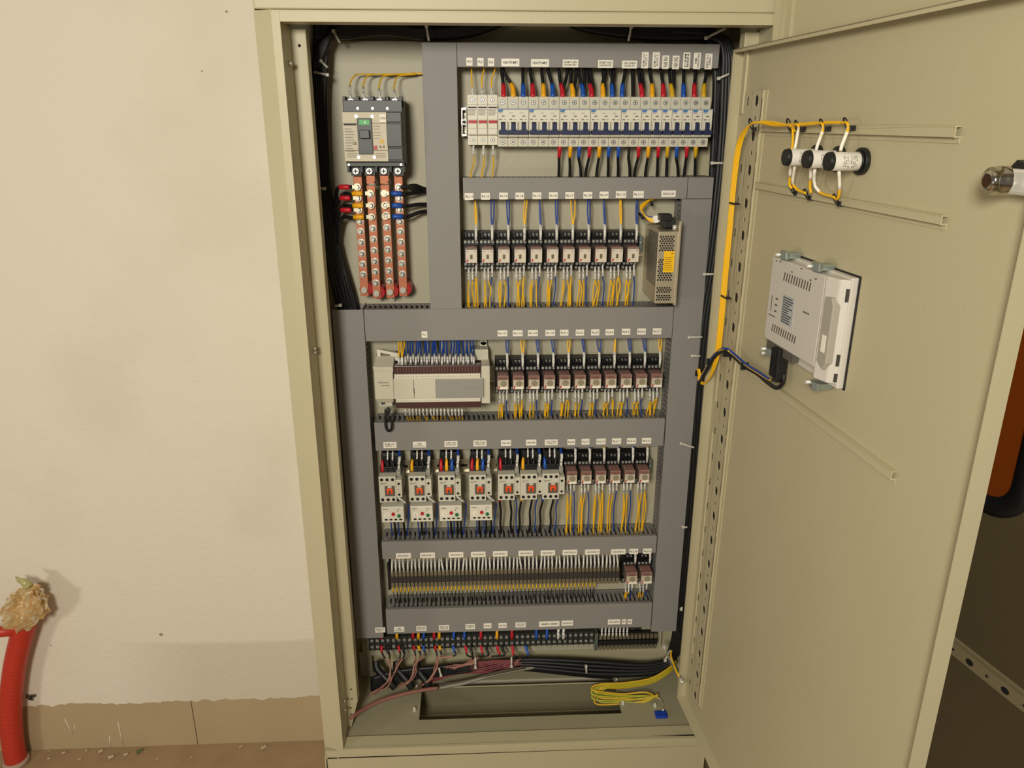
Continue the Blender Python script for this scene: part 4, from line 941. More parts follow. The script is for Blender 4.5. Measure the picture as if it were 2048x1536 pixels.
def overload():
    r = root('overload_relay', 'x', 'overload relay', (0, YP, 0), 'cream overload relays'); W_, H_ = .0455, .0365
    part(MB().box(0, -.076, 0, W_, -.014, H_).box(0, -.0775, .0265, W_, -.074, H_), 'housing', OFFW, r, bev=.0008)
    part(MB().cyl((.024, -.0795, .0195), (.024, -.076, .0195), .0034, n=16), 'reset_button', REDK, r)
    part(MB().cyl((.0355, -.0785, .0150), (.0355, -.076, .0150), .0036, n=16), 'test_button', GRNK, r)
    part(MB().cyl((.011, -.0775, .0165), (.011, -.076, .0165), .0052, n=20).box(.0105, -.0779, .0135, .0115, -.0774, .0195, 1), 'current_dial', [STICK, INKG], r)
    m = MB()
    for i in range(4): m.prism([(.009+i*.0098+.0033*math.cos(a*math.pi/6), .0062+.0018*math.sin(a*math.pi/6)) for a in range(12)], 'y', -.0766, -.0758)
    part(m, 'terminal_slot', DARKH, r)
    part(MB().box(.003, -.0778, .0300, .014, -.0775, .0315).box(.032, -.0778, .0300, .039, -.0775, .0312).cyl((.033, -.0765, .0250), (.033, -.0759, .0250), .0012, n=8), 'face_print', INKG, r)
    return r
kt = [(758, 1003.5), (817.5, 1002), (876.5, 1000), (938.5, 999), (996, 998), (1041, 997), (1085, 996.5)]
klab = ['BOM LOC NUOC 1', 'BOM LOC NUOC 2', 'BOM TUAN HOAN HP1', 'BOM TUAN HOAN HP2', 'VAN 3N1', 'VAN 3N2', 'VAN CHINH DONG HT']
kz = Zp(880, 1003, YK); kproto = contactor(); kx = []
for k, (px, py) in enumerate(kt):
    c = kproto if k == 0 else copytree(kproto); c.location = (X(px, 975, YK), YP, kz); kx.append(c.location.x)
    c['label'] = 'cream contactor with orange window, %s from the left in its row' % nth(k+1)
oproto = overload(); oz = Zp(880, 1044.5, YK)
for k in range(4):
    c = oproto if k == 0 else copytree(oproto); c.location = (X((763, 821, 879, 940)[k], 1028, YK+.004), YP, oz)
    c['label'] = 'small cream overload relay with red button below the %s contactor from the left' % nth(k+1)
KC = ['RKK', 'YKK', 'RYB', 'RYB', 'RKK', 'YKK', 'BKK']
zt_k = kz+.0575
for k in range(7):
    x = kx[k]
    for j, c in enumerate(KC[k]):
        xx = x+.006+j*.011; dx = random.uniform(-.001, .003)
        pts = [Vector((xx, YP-.058, zt_k+.002)), Vector((xx, YP-.058, zt_k+.014)), Vector((xx+dx*.5, YP-.050, zt_k+.026)), Vector((xx+dx, YP-.036, zt_k+.044)), Vector((xx+dx, YP-.03, .818))]
        wire(pts, BLK, .0024, 'black wire%s above the contactor, %s' % (' with %s boot' % CW[c] if c != 'K' else '', nth(k+1)+('', ' (left)', ' (middle)', ' (right)')[j+1].replace('(', '').replace(')', '')), 'black wires above the contactors', name='power_wire', bits=((0, .36, CN[c], .0040, .0026, 'boot'),) if c != 'K' else ())
    if 1:
        for j in range(2):
            xx = x+.017+j*.010
            wire([Vector((xx, YP-.052, zt_k+.022)), Vector((xx-.0005, YP-.050, zt_k+.030)), Vector((xx, YP-.042, zt_k+.042)), Vector((xx+.001, YP-.03, .818))], WYEL if j == 0 else BLK, .0012, 'thin %s wire with marker sleeve above the %s contactor from the left' % (('yellow', 'black')[j], nth(k+1)), 'thin wires above the contactors', name='control_wire', bits=((0, .45, SLV, .0019, .0017, 'marker_sleeve'),))
        xx = x+.039
        for j in range(2):
            wire([Vector((xx+j*.001, YP-.060, zt_k+.006)), Vector((xx+j*.001, YP-.059, zt_k+.016)), Vector((xx+.001+j*.002, YP-.052, zt_k+.030)), Vector((xx-.001+j*.002, YP-.036, zt_k+.044)), Vector((xx-.001, YP-.03, .818))], WBLU, .0014, 'blue coil wire above the %s contactor from the left, %s one' % (nth(k+1), ('left', 'right')[j]), 'blue wires above the contactors', name='control_wire', bits=((0, .42, SLV, .0021, .0021, 'marker_sleeve'),))
for k in range(4):
    x = kx[k]
    wire([Vector((x+.036, YP-.070, kz+.006)), Vector((x+.043, YP-.072, kz+.001)), Vector((x+.051, YP-.068, kz-.008)), Vector((x+.055, YP-.060, kz-.020)), Vector((x+.053, YP-.050, kz-.05)), Vector((x+.048, YP-.036, .605)), Vector((x+.048, YP-.03, .588))], WBLU, .0014, 'blue wire curving off the lower right of the %s contactor from the left' % nth(k+1), 'blue wires beside the overload relays', name='control_wire', bits=((0, .17, SLV, .0021, .0021, 'marker_sleeve'),))
    for j, (dx, c, cc) in enumerate(((.009, 'b', None), (.016, 'K', (None, 'M', 'R', 'R')[k]), (.023, 'b', None), (.030, 'K', (None, None, 'M', 'M')[k]), (.038, 'K', (None, None, 'B', 'B')[k]))):
        if j == 3 and k < 2: continue
        xx = x+.005+dx; d = random.uniform(-.002, .002)
        bits = ((0, .25, CN[cc], .0036, .0026, 'boot'),) if cc else (((0, .25, SLV, .0019, .0019, 'marker_sleeve'),) if c == 'b' else ())
        wire([Vector((xx, YP-.050, oz+.004)), Vector((xx+d*.3, YP-.050, oz-.010)), Vector((xx+d, YP-.042, oz-.022)), Vector((xx+d, YP-.032, .600)), Vector((xx+d, YP-.03, .585))], WBLU if c == 'b' else BLK, .0014 if c == 'b' else .0023, '%s wire, %s from the left, below the %s overload relay' % ('blue' if c == 'b' else 'black', nth(j+1), nth(k+1)), 'wires below the overload relays', name='control_wire' if c == 'b' else 'power_wire', bits=bits)
for k in range(4, 7):
    x = kx[k]; c0 = KC[k][0]
    for j, (dx, c) in enumerate(((.004, c0), (.026, 'K'), (.0375, 'b'))):
        xx = x+dx; s = (.003, -.004, -.005)[k-4]
        z0 = kz+(-.002 if j < 2 else .008)
        bits = ((0, .12, CN[c], .0040, .0028, 'boot'),) if c in 'RYB' else (((0, .12, SLV, .0020, .0018, 'marker_sleeve'),) if c == 'b' else ())
        wire([Vector((xx, YP-.055, z0)), Vector((xx+s*.2, YP-.052, z0-.018)), Vector((xx+s, YP-.046, z0-.045)), Vector((xx+s*.6, YP-.038, z0-.075)), Vector((xx+s*1.1, YP-.032, .600)), Vector((xx+s*1.1, YP-.03, .585))], WBLU if c == 'b' else BLK, .0015 if c == 'b' else .0024, '%s wire hanging below the %s contactor from the left' % ('blue' if c == 'b' else 'black with %s boot' % CW[c] if c != 'K' else 'black', nth(k+1)), 'wires below the right contactors', name='control_wire' if c == 'b' else 'power_wire', bits=bits)

# ================================================================== TERMINAL ROW
tz1 = P(1000, 1139, .175).z; tz0 = P(1000, 1174, .175).z
tx0 = X(780, 1155, .172); tx1 = X(1240, 1150, .172); NT = 59; tp = (tx1-tx0)/NT
tr = root('rail_terminal', 'slim black rail terminal in the long row above the lowest duct', 'terminal', (tx0, YP, tz0), 'slim terminals in the long row')
hT = tz1-tz0
part(MB().box(.0003, -.040, .004, tp-.0003, -.008, hT-.004).box(.0003, -.044, hT*.34, tp-.0003, -.008, hT*.70), 'body', mat('dark_brown_grey_plastic', (58, 54, 50), .5), tr, bev=.0003)
part(MB().box(.001, -.0425, hT*.70, tp-.001, -.036, hT*.98).box(.001, -.0425, .0, tp-.001, -.036, hT*.32), 'clamp', mat('dull_clamp_metal', (150, 142, 120), .4, .7), tr, bev=.0003)
for k in range(NT):
    c = tr if k == 0 else copytree(tr); c.location = (tx0+k*tp, YP, tz0); c['label'] = 'slim dark rail terminal, %s from the left in the long row' % nth(k+1)
single(MB().box(tx0-.006, YP-.040, tz0-.004, tx0-.0005, YP-.008, tz1+.010).box(tx0-.007, YP-.036, tz1+.002, tx0-.002, YP-.030, tz1+.016), 'terminal_end_plate', BLACKP, 'black end plate at the left end of the long terminal row', 'end plate', bev=.0006)
for k in range(NT):
    x = tx0+(k+.5)*tp; lean = random.uniform(-.004, .004) if k % 5 == 3 else random.uniform(-.0012, .0012)
    wire([Vector((x, YP-.041, tz1-.004)), Vector((x+lean*.2, YP-.042, tz1+.006)), Vector((x+lean*.8, YP-.038, tz1+.018)), Vector((x+lean, YP-.032, tz1+.028)), Vector((x+lean, YP-.030, tz1+.042))], WYEL, .0013, 'yellow wire with white marker above the %s terminal of the long row' % nth(k+1), 'wires above the long terminal row', name='terminal_wire', bits=((0, .62, SLV, .0021, .0020, 'marker_sleeve'),))
for k in range(53):
    x = tx0+(k+.5)*tp; dx = random.choice((0, 0, .0015, -.0015, .003, -.003))
    wire([Vector((x, YP-.041, tz0+.006)), Vector((x, YP-.042, tz0-.004)), Vector((x+dx*.5, YP-.040, tz0-.018)), Vector((x+dx, YP-.034, .4330)), Vector((x+dx, YP-.030, .418))], mat('dark_olive_wire', (44, 42, 34), .5), .0010, 'thin dark wire with yellow ferrule below the %s terminal of the long row' % nth(k+1), 'wires below the long terminal row', name='terminal_wire',
         bits=((0.04, .22, YELD, .0017, .0021, 'ferrule'),), n=6)
# ================================================================== BOTTOM TERMINAL STRIPS
yb = .190
bz1 = P(950, 1272, yb).z; bz0 = P(950, 1297, yb).z; bx0_ = X(737, 1284, yb); bx1_ = X(1188, 1278, yb); NB = 42; bp_ = (bx1_-bx0_)/NB
din_rail(bx0_-.006, .372, (bz0+bz1)/2, 'steel mounting rail behind the bottom terminal strips')
hB = bz1-bz0
bt = root('barrier_terminal', 'dark barrier terminal with two silver screws in the bottom strip', 'terminal', (bx0_, YP, bz0), 'barrier terminals of the bottom strip')
part(MB().box(.0002, -.026, 0, bp_-.0002, -.008, hB).box(.0002, -.032, .001, .0016, -.024, hB-.001), 'body', mat('dark_green_grey_bakelite', (50, 52, 48), .5), bt, bev=.0003)
for z in (hB*.27, hB*.75): screw(bt, bp_*.55, -.0262, z, .0031, False)
for k in range(NB):
    c = bt if k == 0 else copytree(bt); c.location = (bx0_+k*bp_, YP, bz0); c['label'] = 'dark barrier terminal with silver screws, %s from the left in the bottom strip' % nth(k+1)
sx0_ = X(1197, 1282, yb); sx1_ = X(1314, 1278, yb); NS = 15; sp_ = (sx1_-sx0_)/NS
s1 = P(1250, 1268, yb).z; s0 = P(1250, 1297, yb).z; hS = s1-s0
stt = root('small_rail_terminal', 'slim black rail terminal at the right of the bottom strip', 'terminal', (sx0_, YP, s0), 'slim terminals bottom right')
part(MB().box(.0003, -.030, .006, sp_-.0003, -.008, hS-.006).box(.0003, -.036, hS*.36, sp_-.0003, -.008, hS*.66), 'body', BLACKP, stt, bev=.0003)
part(MB().box(.0012, -.033, 0, sp_-.0012, -.026, hS*.30).box(.0012, -.033, hS*.70, sp_-.0012, -.026, hS*.98), 'clamp', mat('dull_clamp_metal', (150, 142, 120), .4, .7), stt, bev=.0003)
for k in range(NS):
    c = stt if k == 0 else copytree(stt); c.location = (sx0_+k*sp_, YP, s0); c['label'] = 'slim black rail terminal, %s from the left in the short bottom right strip' % nth(k+1)
single(MB().box(X(1189, 1278, yb), .186, s0, X(1196, 1278, yb), .212, s1+.006), 'rail_end_clamp', mat('bluish_zinc', (150, 165, 165), .3, .9), 'zinc clamp between the two bottom terminal strips', 'rail clamp', bev=.0006)
for i in range(8):
    x = 1203.8+i*7.25
    wire(W3([(x, 1272, .178), (x, 1262, .180), (x+.5, 1252, .188), (x+.5, 1242, .19)]), GREYC, .0012, 'wire with white marker entering the %s slim terminal at bottom right' % nth(i+1), 'marked wires bottom right', name='terminal_wire', bits=((0, .62, SLV, .0021, .0021, 'marker_sleeve'),))
for i_, (x, c) in enumerate(((762.5, 'R'), (793.8, 'Y'), (826, 'R'), (836.8, 'Y'), (847.5, 'B'), (868, 'R'), (878.4, 'Y'), (907.7, 'B'), (929, 'B'), (961.8, 'R'), (994, 'Y'), (1024, 'R'), (1072.7, 'B'), (1094, 'B'), (1116.7, 'W'), (1127, 'W'))):
    wire(W3([(x, 1277, .184), (x, 1268, .184), (x+.4, 1258, .188), (x+.4, 1246, .19)]), BLK, .0022, 'black wire with %s boot, %s from the left above the bottom strip' % (CW.get(c, 'white'), nth(i_+1)), 'boots above the bottom terminal strip', name='terminal_wire', bits=((0, .72, CN.get(c, SLV), .0036, .0030, 'boot'),))
low = [(762.5, 'R', 0), (775, 'K', 0), (796.7, 'R', 1), (804.5, 'K', 1), (827, 'R', 2), (836.8, 'Y', 2), (846.5, 'B', 2), (870, 'R', 3), (878.8, 'Y', 3), (906, 'B', 3), (930.5, 'R', 4), (941, 'K', 4), (961.8, 'R', 4), (972.5, 'K', 4), (994, 'R', 4), (1003.8, 'K', 4), (1024, 'R', 5), (1051.6, 'B', 5)]
ends = {0: [(777, 1335, .165), (778, 1355, .15), (764, 1375, .15), (740, 1392, .16)], 1: [(795, 1330, .160), (788, 1352, .15), (770, 1372, .15), (745, 1388, .16)], 2: [(832, 1330, .155), (828, 1350, .145), (815, 1364, .14), (797, 1371, .145)],
        3: [(876, 1318, .165), (872, 1335, .16), (862, 1358, .155), (846, 1370, .16)], 4: [(948, 1316, .175), (935, 1326, .175), (912, 1332, .175), (880, 1343, .18), (850, 1368, .18)], 5: [(1040, 1318, .18), (1020, 1330, .18), (980, 1328, .185), (900, 1345, .185)]}
for i, (x, c, g) in enumerate(low):
    e = [(a+random.uniform(-4, 4)+(x-950)*.25*(g == 4), b_+random.uniform(-3, 3), Y) for a, b_, Y in ends[g]]
    pts = W3([(x, 1291, .183), (x+(2 if g else 1), 1301, .178), (x+4, 1311, .172)]+e)
    sheath = PINK if i % 3 else mat('pale_pink_cable', (182, 132, 116), .5)
    bits = [(0, .10, CN[c], .0036, .0026, 'boot')] if c != 'K' else [(0, .12, BLK, .0034, .0026, 'boot')]
    bits.append((.10, .20, BLK, .0022, .0018, 'shrink_tube'))
    wire(pts, sheath, .0016, 'pinkish brown wire with %s boot, %s from the left below the bottom strip' % (CW[c], nth(i+1)), 'pinkish wires below the bottom strip', name='field_wire', bits=bits)

# ================================================================== CABLE HARNESSES
def harness(paths, label, group, r=.0048, material=BLK, cat='cable', name='black_cable', n=9):
    for i, p in enumerate(paths): wire(W3(p), material, r, label+', %s of the bundle' % nth(i+1), group, name=name, cat=cat, n=n, seg=6)
R_ = random.uniform
left = []
for i in range(11):
    o = (i % 6)*4.4; dY = .008*(i//6)
    left.append([(632+o*.9, 42, .178+dY), (631+o, 100, .178+dY), (628+o*.95, 200, .180+dY), (634+o*.9, 320, .185+dY), (642+o*1.0, 420, .188+dY), (654+o*1.25, 510, .190+dY), (672+o*1.5, 590, .195+dY), (682+o*1.5, 640, .197+dY)])
harness(left, 'black cable running down the left side', 'black cables down the left side', .0052)
lh = []
for i in range(9):
    o = i*5.0
    lh.append([(626+o*.2, 150-o*.3, .172), (634+o*.5, 105-o*.4, .172), (655+o*.3, 76-o*.35, .172), (700, 72-o*.55, .176), (770, 64-o*.4, .18), (850, 74-o*.35, .18), (930, 70-o*.45, .185), (990, 52-o*.5, .19), (1040, 28-o*.5, .19)])
for i in range(4):
    lh.append([(650+i*4, 48+i*3, .205), (700, 52+i*5, .20), (780, 48+i*5, .20), (870, 56+i*6, .20), (950, 52+i*5, .20), (1010-i*6, 38+i*2, .20), (1060-i*10, 22, .20)])
harness(lh, 'black cable across the top left', 'black cables along the top left', .0056)
rh = []
for i in range(10):
    o = i*4.6; k = i % 5; dY = .012*(i//5)
    rh.append([(1090+o, 20-o*.2, .185), (1150+o*.5, 52-o*.6, .18), (1230, 68-o*.55, .176), (1330, 76-o*.6, .174), (1420+k*2, 76-o*.3, .170), (1445+k*4, 96, .168+dY), (1446+k*6, 160, .168+dY), (1437+k*6, 330, .168+dY), (1415+k*6, 520, .166+dY), (1395+k*6, 640, .166+dY), (1380+k*6, 800, .166+dY), (1374+k*6, 950, .168+dY), (1362+k*6, 1120, .170+dY), (1350+k*5, 1260, .175+dY), (1338+k*4, 1310, .18+dY)])
for i in range(5):
    rh.append([(1120+i*9, 14+i*3, .205), (1190+i*6, 40+i*5, .20), (1290, 56+i*5, .195), (1390, 62+i*4, .192), (1424, 84+i*2, .19), (1431+i*3, 150, .19), (1428+i*3, 250, .19), (1424+i*3, 345, .19), (1412+i*3, 520, .195), (1398+i*3, 640, .195)])
harness(rh, 'black cable of the right harness', 'black cables down the right side', .0056)
bh = []
for i in range(12):
    o = i*3.4; dY = .01*(i % 3)
    bh.append([(1352, 1290+o*.5, .19+dY), (1340, 1318+o*.5, .185+dY), (1290, 1330+o*.55, .178+dY), (1200, 1325+o*.75, .178+dY), (1110, 1320+o*.65, .182+dY), (1040, 1319+o*.5, .186+dY), (960, 1326+o*.35, .185), (880, 1334+o*.4, .18), (800, 1342+o*.5, .175), (742, 1358+o*.6, .165)])
harness(bh, 'black cable across the cabinet floor', 'black cables across the floor', .0048)
for i in range(3):
    c0 = (752+i*42, 1322, .19); wire(W3([c0, (755+i*40, 1338, .18), (775+i*38, 1360, .165), (790+i*34, 1375, .16)]), BLK, .0085, 'thick black cable end under the bottom strip, %s from the left' % nth(i+1), 'thick black cable ends', name='black_cable', cat='cable', n=10)
# brown conduit resting across the cut-out
o = wire(W3([(701, 1436, .045), (735, 1414, .085), (775, 1397, .110), (830, 1383, .130), (876, 1376, .145)]), PINK, .0044, 'long pinkish brown cable curving over the cabinet floor from the left', None, name='brown_cable', cat='cable', n=10)
wire(W3([(872, 1377, .155), (930, 1366, .16), (985, 1350, .17), (1045, 1338, .18), (1090, 1332, .19)]), GREYC, .0040, 'grey sleeved cable lying across the back edge of the floor cut-out', None, name='grey_cable', cat='cable', n=10)
wire(W3([(876, 1371, .158), (940, 1360, .165), (990, 1346, .17), (1050, 1334, .18)]), mat('dark_brown_cable', (74, 66, 52), .6), .0036, 'dark brown cable lying beside the grey one over the cut-out', None, name='brown_cable', cat='cable', n=10)
red = []
for i in range(8): wire(W3([(840+i*6, 1372-i*2, .175), (862+i*8, 1348+R_(-8, 6), .18), (915+i*10, 1330+i*2, .18), (980+i*8, 1322+i, .18), (1045, 1320+i, .185)]), mat('maroon_wire', (120, 52, 56), .5), .0019, 'maroon wire under the left half of the bottom strip, %s one' % nth(i+1), 'maroon wires under the bottom strip', name='field_wire')
# yellow green earth wires
for i in range(7):
    o = i*1.6
    e = (1182+R_(0, 14), 1378+i*3.5)
    pts = [(1352, 1322+o, .165), (1335, 1338+o, .150), (1300, 1357+o, .140), (1245, 1366+o, .135), (e[0]+18, 1368+o, .130), (e[0], e[1]-3, .125), (e[0]+8, e[1]+4+i, .118), (1245, 1388+i*3.2, .112), (1290, 1386+i*3+R_(-3, 3), .108), (1316, 1396-i*1.2, .105)]
    wire(W3(pts), WGRN if i % 3 else YELD, .0019, 'yellow green earth wire looped over the cabinet floor, %s from the back' % nth(i+1), 'looped earth wires', name='earth_wire')
wire(W3([(1313, 1394, .105), (1322, 1400, .100), (1328, 1412, .095), (1329, 1422, .090)]), CAR_METAL, .0009, 'thin silver wire between the earth loops and the blue tag', None, name='tag_wire')
tgp = PZ(1322, 1432, ZF); 
tm = MB().box(tgp.x-.013, tgp.y-.009, ZF+.0005, tgp.x+.013, tgp.y+.009, ZF+.007)
tgo = single(tm, 'blue_tag', LBLU, 'small bright blue plastic block on the cabinet floor at the right', 'plastic tag', bev=.0012)
part(MB().cyl((tgp.x+.006, tgp.y+.008, ZF+.005), (tgp.x+.008, tgp.y+.016, ZF+.008), .0022, n=8), 'wire_lug', BRIGHT, tgo, True)
for nm, pts, mt in (('yellow', [(1343, 1301, .10), (1342, 1312, .085), (1350, 1335, .055), (1360, 1358, .03), (1366, 1368, .022)], WYEL), ('green', [(1345, 1318, .10), (1352, 1334, .07), (1362, 1354, .035), (1368, 1366, .022)], mat('green_wire', (70, 120, 60), .45)), ('grey', [(1333, 1300, .12), (1338, 1318, .10), (1350, 1340, .06), (1362, 1362, .03)], GREYC)):
    wire(W3(pts), mt, .0019, '%s bonding wire crossing to the inner door near the floor' % nm, 'bonding wires to the inner door', name='earth_wire', bits=((.82, 1, CAR_METAL, .0026, .0026, 'lug'),))
# cable ties
def tie(p, q, Y, lab, head=.0055, Yq=None):
    a, b_ = P(*p, Y), P(*q, Y if Yq is None else Yq); mid = a.lerp(b_, .5)+Vector((0, -.002, 0))
    o = single(MB().tube(curve([a, mid, b_], 5), .0021, 8), 'cable_tie', TIEW, lab, 'cable tie', 'white cable ties')
    part(MB().box(a.x-head/2, a.y-.004, a.z-head/2, a.x+head/2, a.y+.002, a.z+head/2), 'tie_head', TIEW, o, True, .0008)
tie((667, 62), (680, 86), .160, 'white cable tie at the top left corner of the harness'); tie((853, 52), (858, 82), .165, 'white cable tie on the top left bundle above the centre duct')
tie((642, 122), (655, 135), .165, 'upper of two white ties on the left bundle near the top'); tie((655, 150), (628, 144), .165, 'lower of two white ties on the left bundle near the top')
tie((649, 377), (626, 375), .172, 'white cable tie on the left bundle beside the busbars'); tie((681, 610), (670, 612), .165, 'round white tie end at the foot of the left bundle')
tie((1262, 54), (1257, 82), .165, 'white cable tie on the top right bundle'); tie((1412, 76), (1452, 56), .155, 'grey white tie at the top right corner')
tie((1437, 157), (1458, 148), .155, 'white cable tie beside the top of the inner door'); tie((1424, 326), (1448, 326), .155, 'white cable tie right of the second duct')
tie((1408, 548), (1428, 548), .150, 'white cable tie right of the power supply'); tie((1378, 674), (1404, 674), .150, 'upper tie of the close pair beside the middle relays'); tie((1384, 711), (1400, 712), .150, 'lower tie of the close pair beside the middle relays')
tie((1362, 886), (1388, 895), .150, 'white cable tie beside the contactor row'); tie((1366, 1053), (1374, 1054), .150, 'white cable tie low on the right bundle')
tie((1362, 1218), (1364, 1214), .160, 'tiny white tie end beside the lowest duct')
tie((882, 1350), (878, 1336), .155, 'leftmost white tie hanging under the bottom strip'); tie((951, 1334), (951, 1315), .160, 'second white tie hanging under the bottom strip'); tie((1023, 1332), (1023, 1314), .160, 'third white tie hanging under the bottom strip'); tie((1172, 1332), (1173, 1346), .165, 'white tie round the floor bundle at the middle')
tie((1328, 1293), (1345, 1326), .150, 'pale tie at the lower right corner of the plate', .007); tie((1330, 1320), (1340, 1300), .148, 'second pale tie at the lower right corner', .006)

# ================================================================== THINGS ON THE INNER DOOR
def DPt(px, py, wv): return DF(PDv(px, py, wv))
# signal lamps
LZ = 1.3893; LW = .041
for i, (u, which) in enumerate(((.2765, 'farthest from the cabinet edge of the door'), (.3320, 'middle'), (.3850, 'nearest the lock'))):
    which = ('nearest the hinge', 'middle', 'nearest the lock')[i]
    base = DF((u, 0, LZ)); r = root('signal_lamp', 'white bodied signal lamp on the inner door, the one %s' % which, 'signal lamp', base, 'signal lamps on the inner door')
    part(MB().cyl((u, .007, LZ), (u, LW, LZ), .0108, n=28).map(DF), 'lamp_body', mat('white_lamp_label', (226, 222, 212), .45), r, True, .0004)
    part(MB().cyl((u, LW, LZ), (u, LW+.005, LZ), .0114, .0104, 28).cyl((u, LW+.0048, LZ), (u, LW+.0052, LZ), .0085, n=20).map(DF), 'rear_cap', BLACKP, r, True, .0008)
    part(MB().cyl((u, .0, LZ), (u, .006, LZ), .0158, n=28).cyl((u, .006, LZ), (u, .0085, LZ), .0128, n=28).map(DF), 'fixing_nut', BLACKP, r, True, .0008)
    m = MB()     # printed block of the body label, wrapped on the side that faces the room
    for k in range(9):
        a0 = math.radians(180-38+k*9)   # around the axis
        for j in range(8):
            if random.random() < .3: continue
            ww = .014+j*.0022
            for_ = []
            pts = [(math.cos(a0)*.01095, math.sin(a0)*.01095), (math.cos(a0+.09)*.01095, math.sin(a0+.09)*.01095)]
            # local ring basis: direction along door (u) and height
            q = []
            for cu, cz in pts: q.append((cu, cz))
            v0 = (u-q[0][0]*1, ww, LZ+q[0][1]); v1 = (u-q[1][0]*1, ww, LZ+q[1][1]); v2 = (u-q[1][0], ww+.0014, LZ+q[1][1]); v3 = (u-q[0][0], ww+.0014, LZ+q[0][1])
            m._add([v0, v1, v2, v3], [(0, 1, 2, 3)], 0)
    part(m.map(DF), 'body_print', INKG, r, True)
# yellow bundle up the door and over to the lamps
def dwire(pts, material, r_, label, group, name='wire', bits=(), n=8): return wire([DPt(*p) for p in pts], material, r_, label, group, name=name, bits=bits, n=n)
for i in range(5):
    o = i*2.1
    pts = [(1394+o*.6, 738, .026), (1398+o*.7, 762, .020), (1410+o*.3, 768-o*.5, .018), (1422+o*.5, 745, .020), (1431+o, 705, .024), (1437+o*1.1, 650, .026), (1445+o*1.1, 560, .026), (1456+o, 450, .027), (1463+o, 370, .028), (1472+o, 300, .03), (1483+o, 268-o*.3, .031), (1500+o*.6, 250-o*.5, .031), (1524, 243+o*.45, .026), (1552, 245+o*.8, .020)]
    ex = [[(1583, 252, .018)], [(1583, 253, .018), (1590, 262, .022)], [(1600, 250, .018), (1640, 247, .018)], [(1600, 247, .018), (1640, 246, .018), (1668, 246, .018), (1692, 246, .018)], [(1600, 248, .018), (1640, 244, .018), (1690, 244, .018)]][i]
    pts = [(a, b_, c_+(0, .0012, -.0004, .0014, .0003)[i]) for a, b_, c_ in pts]
    dwire(pts+ex, WYEL, .00125, 'yellow wire climbing the hinge side of the inner door, %s from the left' % nth(i+1), 'yellow bundle on the inner door', name='control_wire')
drops = [(1597, 250, 1589, 297), (1646, 248, 1632, 300), (1696, 247, 1681, 300)]
for i, (xa, ya, xb, yb_) in enumerate(drops):
    dwire([(xa-12, ya-1, .018), (xa-3, ya-2, .019), (xa, ya+6, .020), (xa-2, ya+18, .023), (xb+3, yb_-10, .026), (xb, yb_+2, .028)], WYEL, .0018, 'yellow wire dropping into the top of the signal lamp, %s' % ('nearest the hinge', 'middle', 'nearest the lock')[i], 'yellow lamp wires', bits=((.44, 1, STICK, .0021, .0021, 'marker_sleeve'),))
dwire([(1585, 254, .017), (1586, 270, .018), (1585, 290, .022), (1583, 300, .025)], WYEL, .0018, 'single yellow wire hanging behind the first signal lamp', 'yellow lamp wires')
for i, (pts) in enumerate(([(1581, 328, .028), (1580, 350, .022), (1579, 368, .018), (1584, 377, .015)], [(1590, 328, .028), (1587, 350, .022), (1585, 366, .018), (1596, 380, .015), (1612, 386, .014)], [(1622, 332, .028), (1621, 355, .022), (1620, 372, .018), (1622, 386, .015)], [(1630, 336, .028), (1628, 355, .022), (1629, 370, .018), (1642, 386, .014), (1670, 394, .014)], [(1678, 340, .028), (1679, 362, .022), (1679, 382, .018), (1676, 396, .014), (1670, 397, .013)])):
    dwire(pts, WYEL, .0018, 'yellow wire below the signal lamps, %s' % ('leftmost short one', 'first link sagging to the middle lamp', 'straight one below the middle lamp', 'second link sagging to the last lamp', 'one below the lamp nearest the lock')[i], 'yellow lamp wires', bits=((0, .52, STICK, .0021, .0021, 'marker_sleeve'),))
for i, (px, py, lab) in enumerate(((1502, 248, 'where the yellow bundle turns at the perforated rail'), (1578, 249, 'before the first signal lamp'), (1594, 250, 'above the first signal lamp'), (1644, 248, 'above the middle signal lamp'), (1692, 246, 'above the last signal lamp'), (1584, 378, 'below the first signal lamp'), (1612, 387, 'below the middle signal lamp'), (1671, 398, 'below the last signal lamp'), (1467, 407, 'on the yellow bundle level with the second duct'), (1450, 594, 'on the yellow bundle beside the panel unit'))):
    dep = (.031, .018, .018, .018, .018, .013, .013, .013, .028, .026)[i]
    u, _, z = PDv(px, py, dep); m = MB(); rr = .0075 if i in (0, 1) else .0058
    if i >= 8: m.box(u-.012, dep-.006, z-.0014, u+.012, dep+.003, z+.0014)
    else:
        pts = [(u+rr*.7*math.cos(a), dep+.003*math.sin(a), z+rr*math.sin(a)) for a in [k*math.pi/8 for k in range(17)]]
        m.tube(pts, .0011, 6); m.box(u-.003, 0 if dep < .02 else dep-.008, z-rr-.003, u+.004, dep-.004, z-rr+.003)
    single(m.map(DF), 'cable_tie', BLACKP, 'black cable tie %s' % lab, 'cable tie', 'black cable ties on the inner door', bev=.0004)
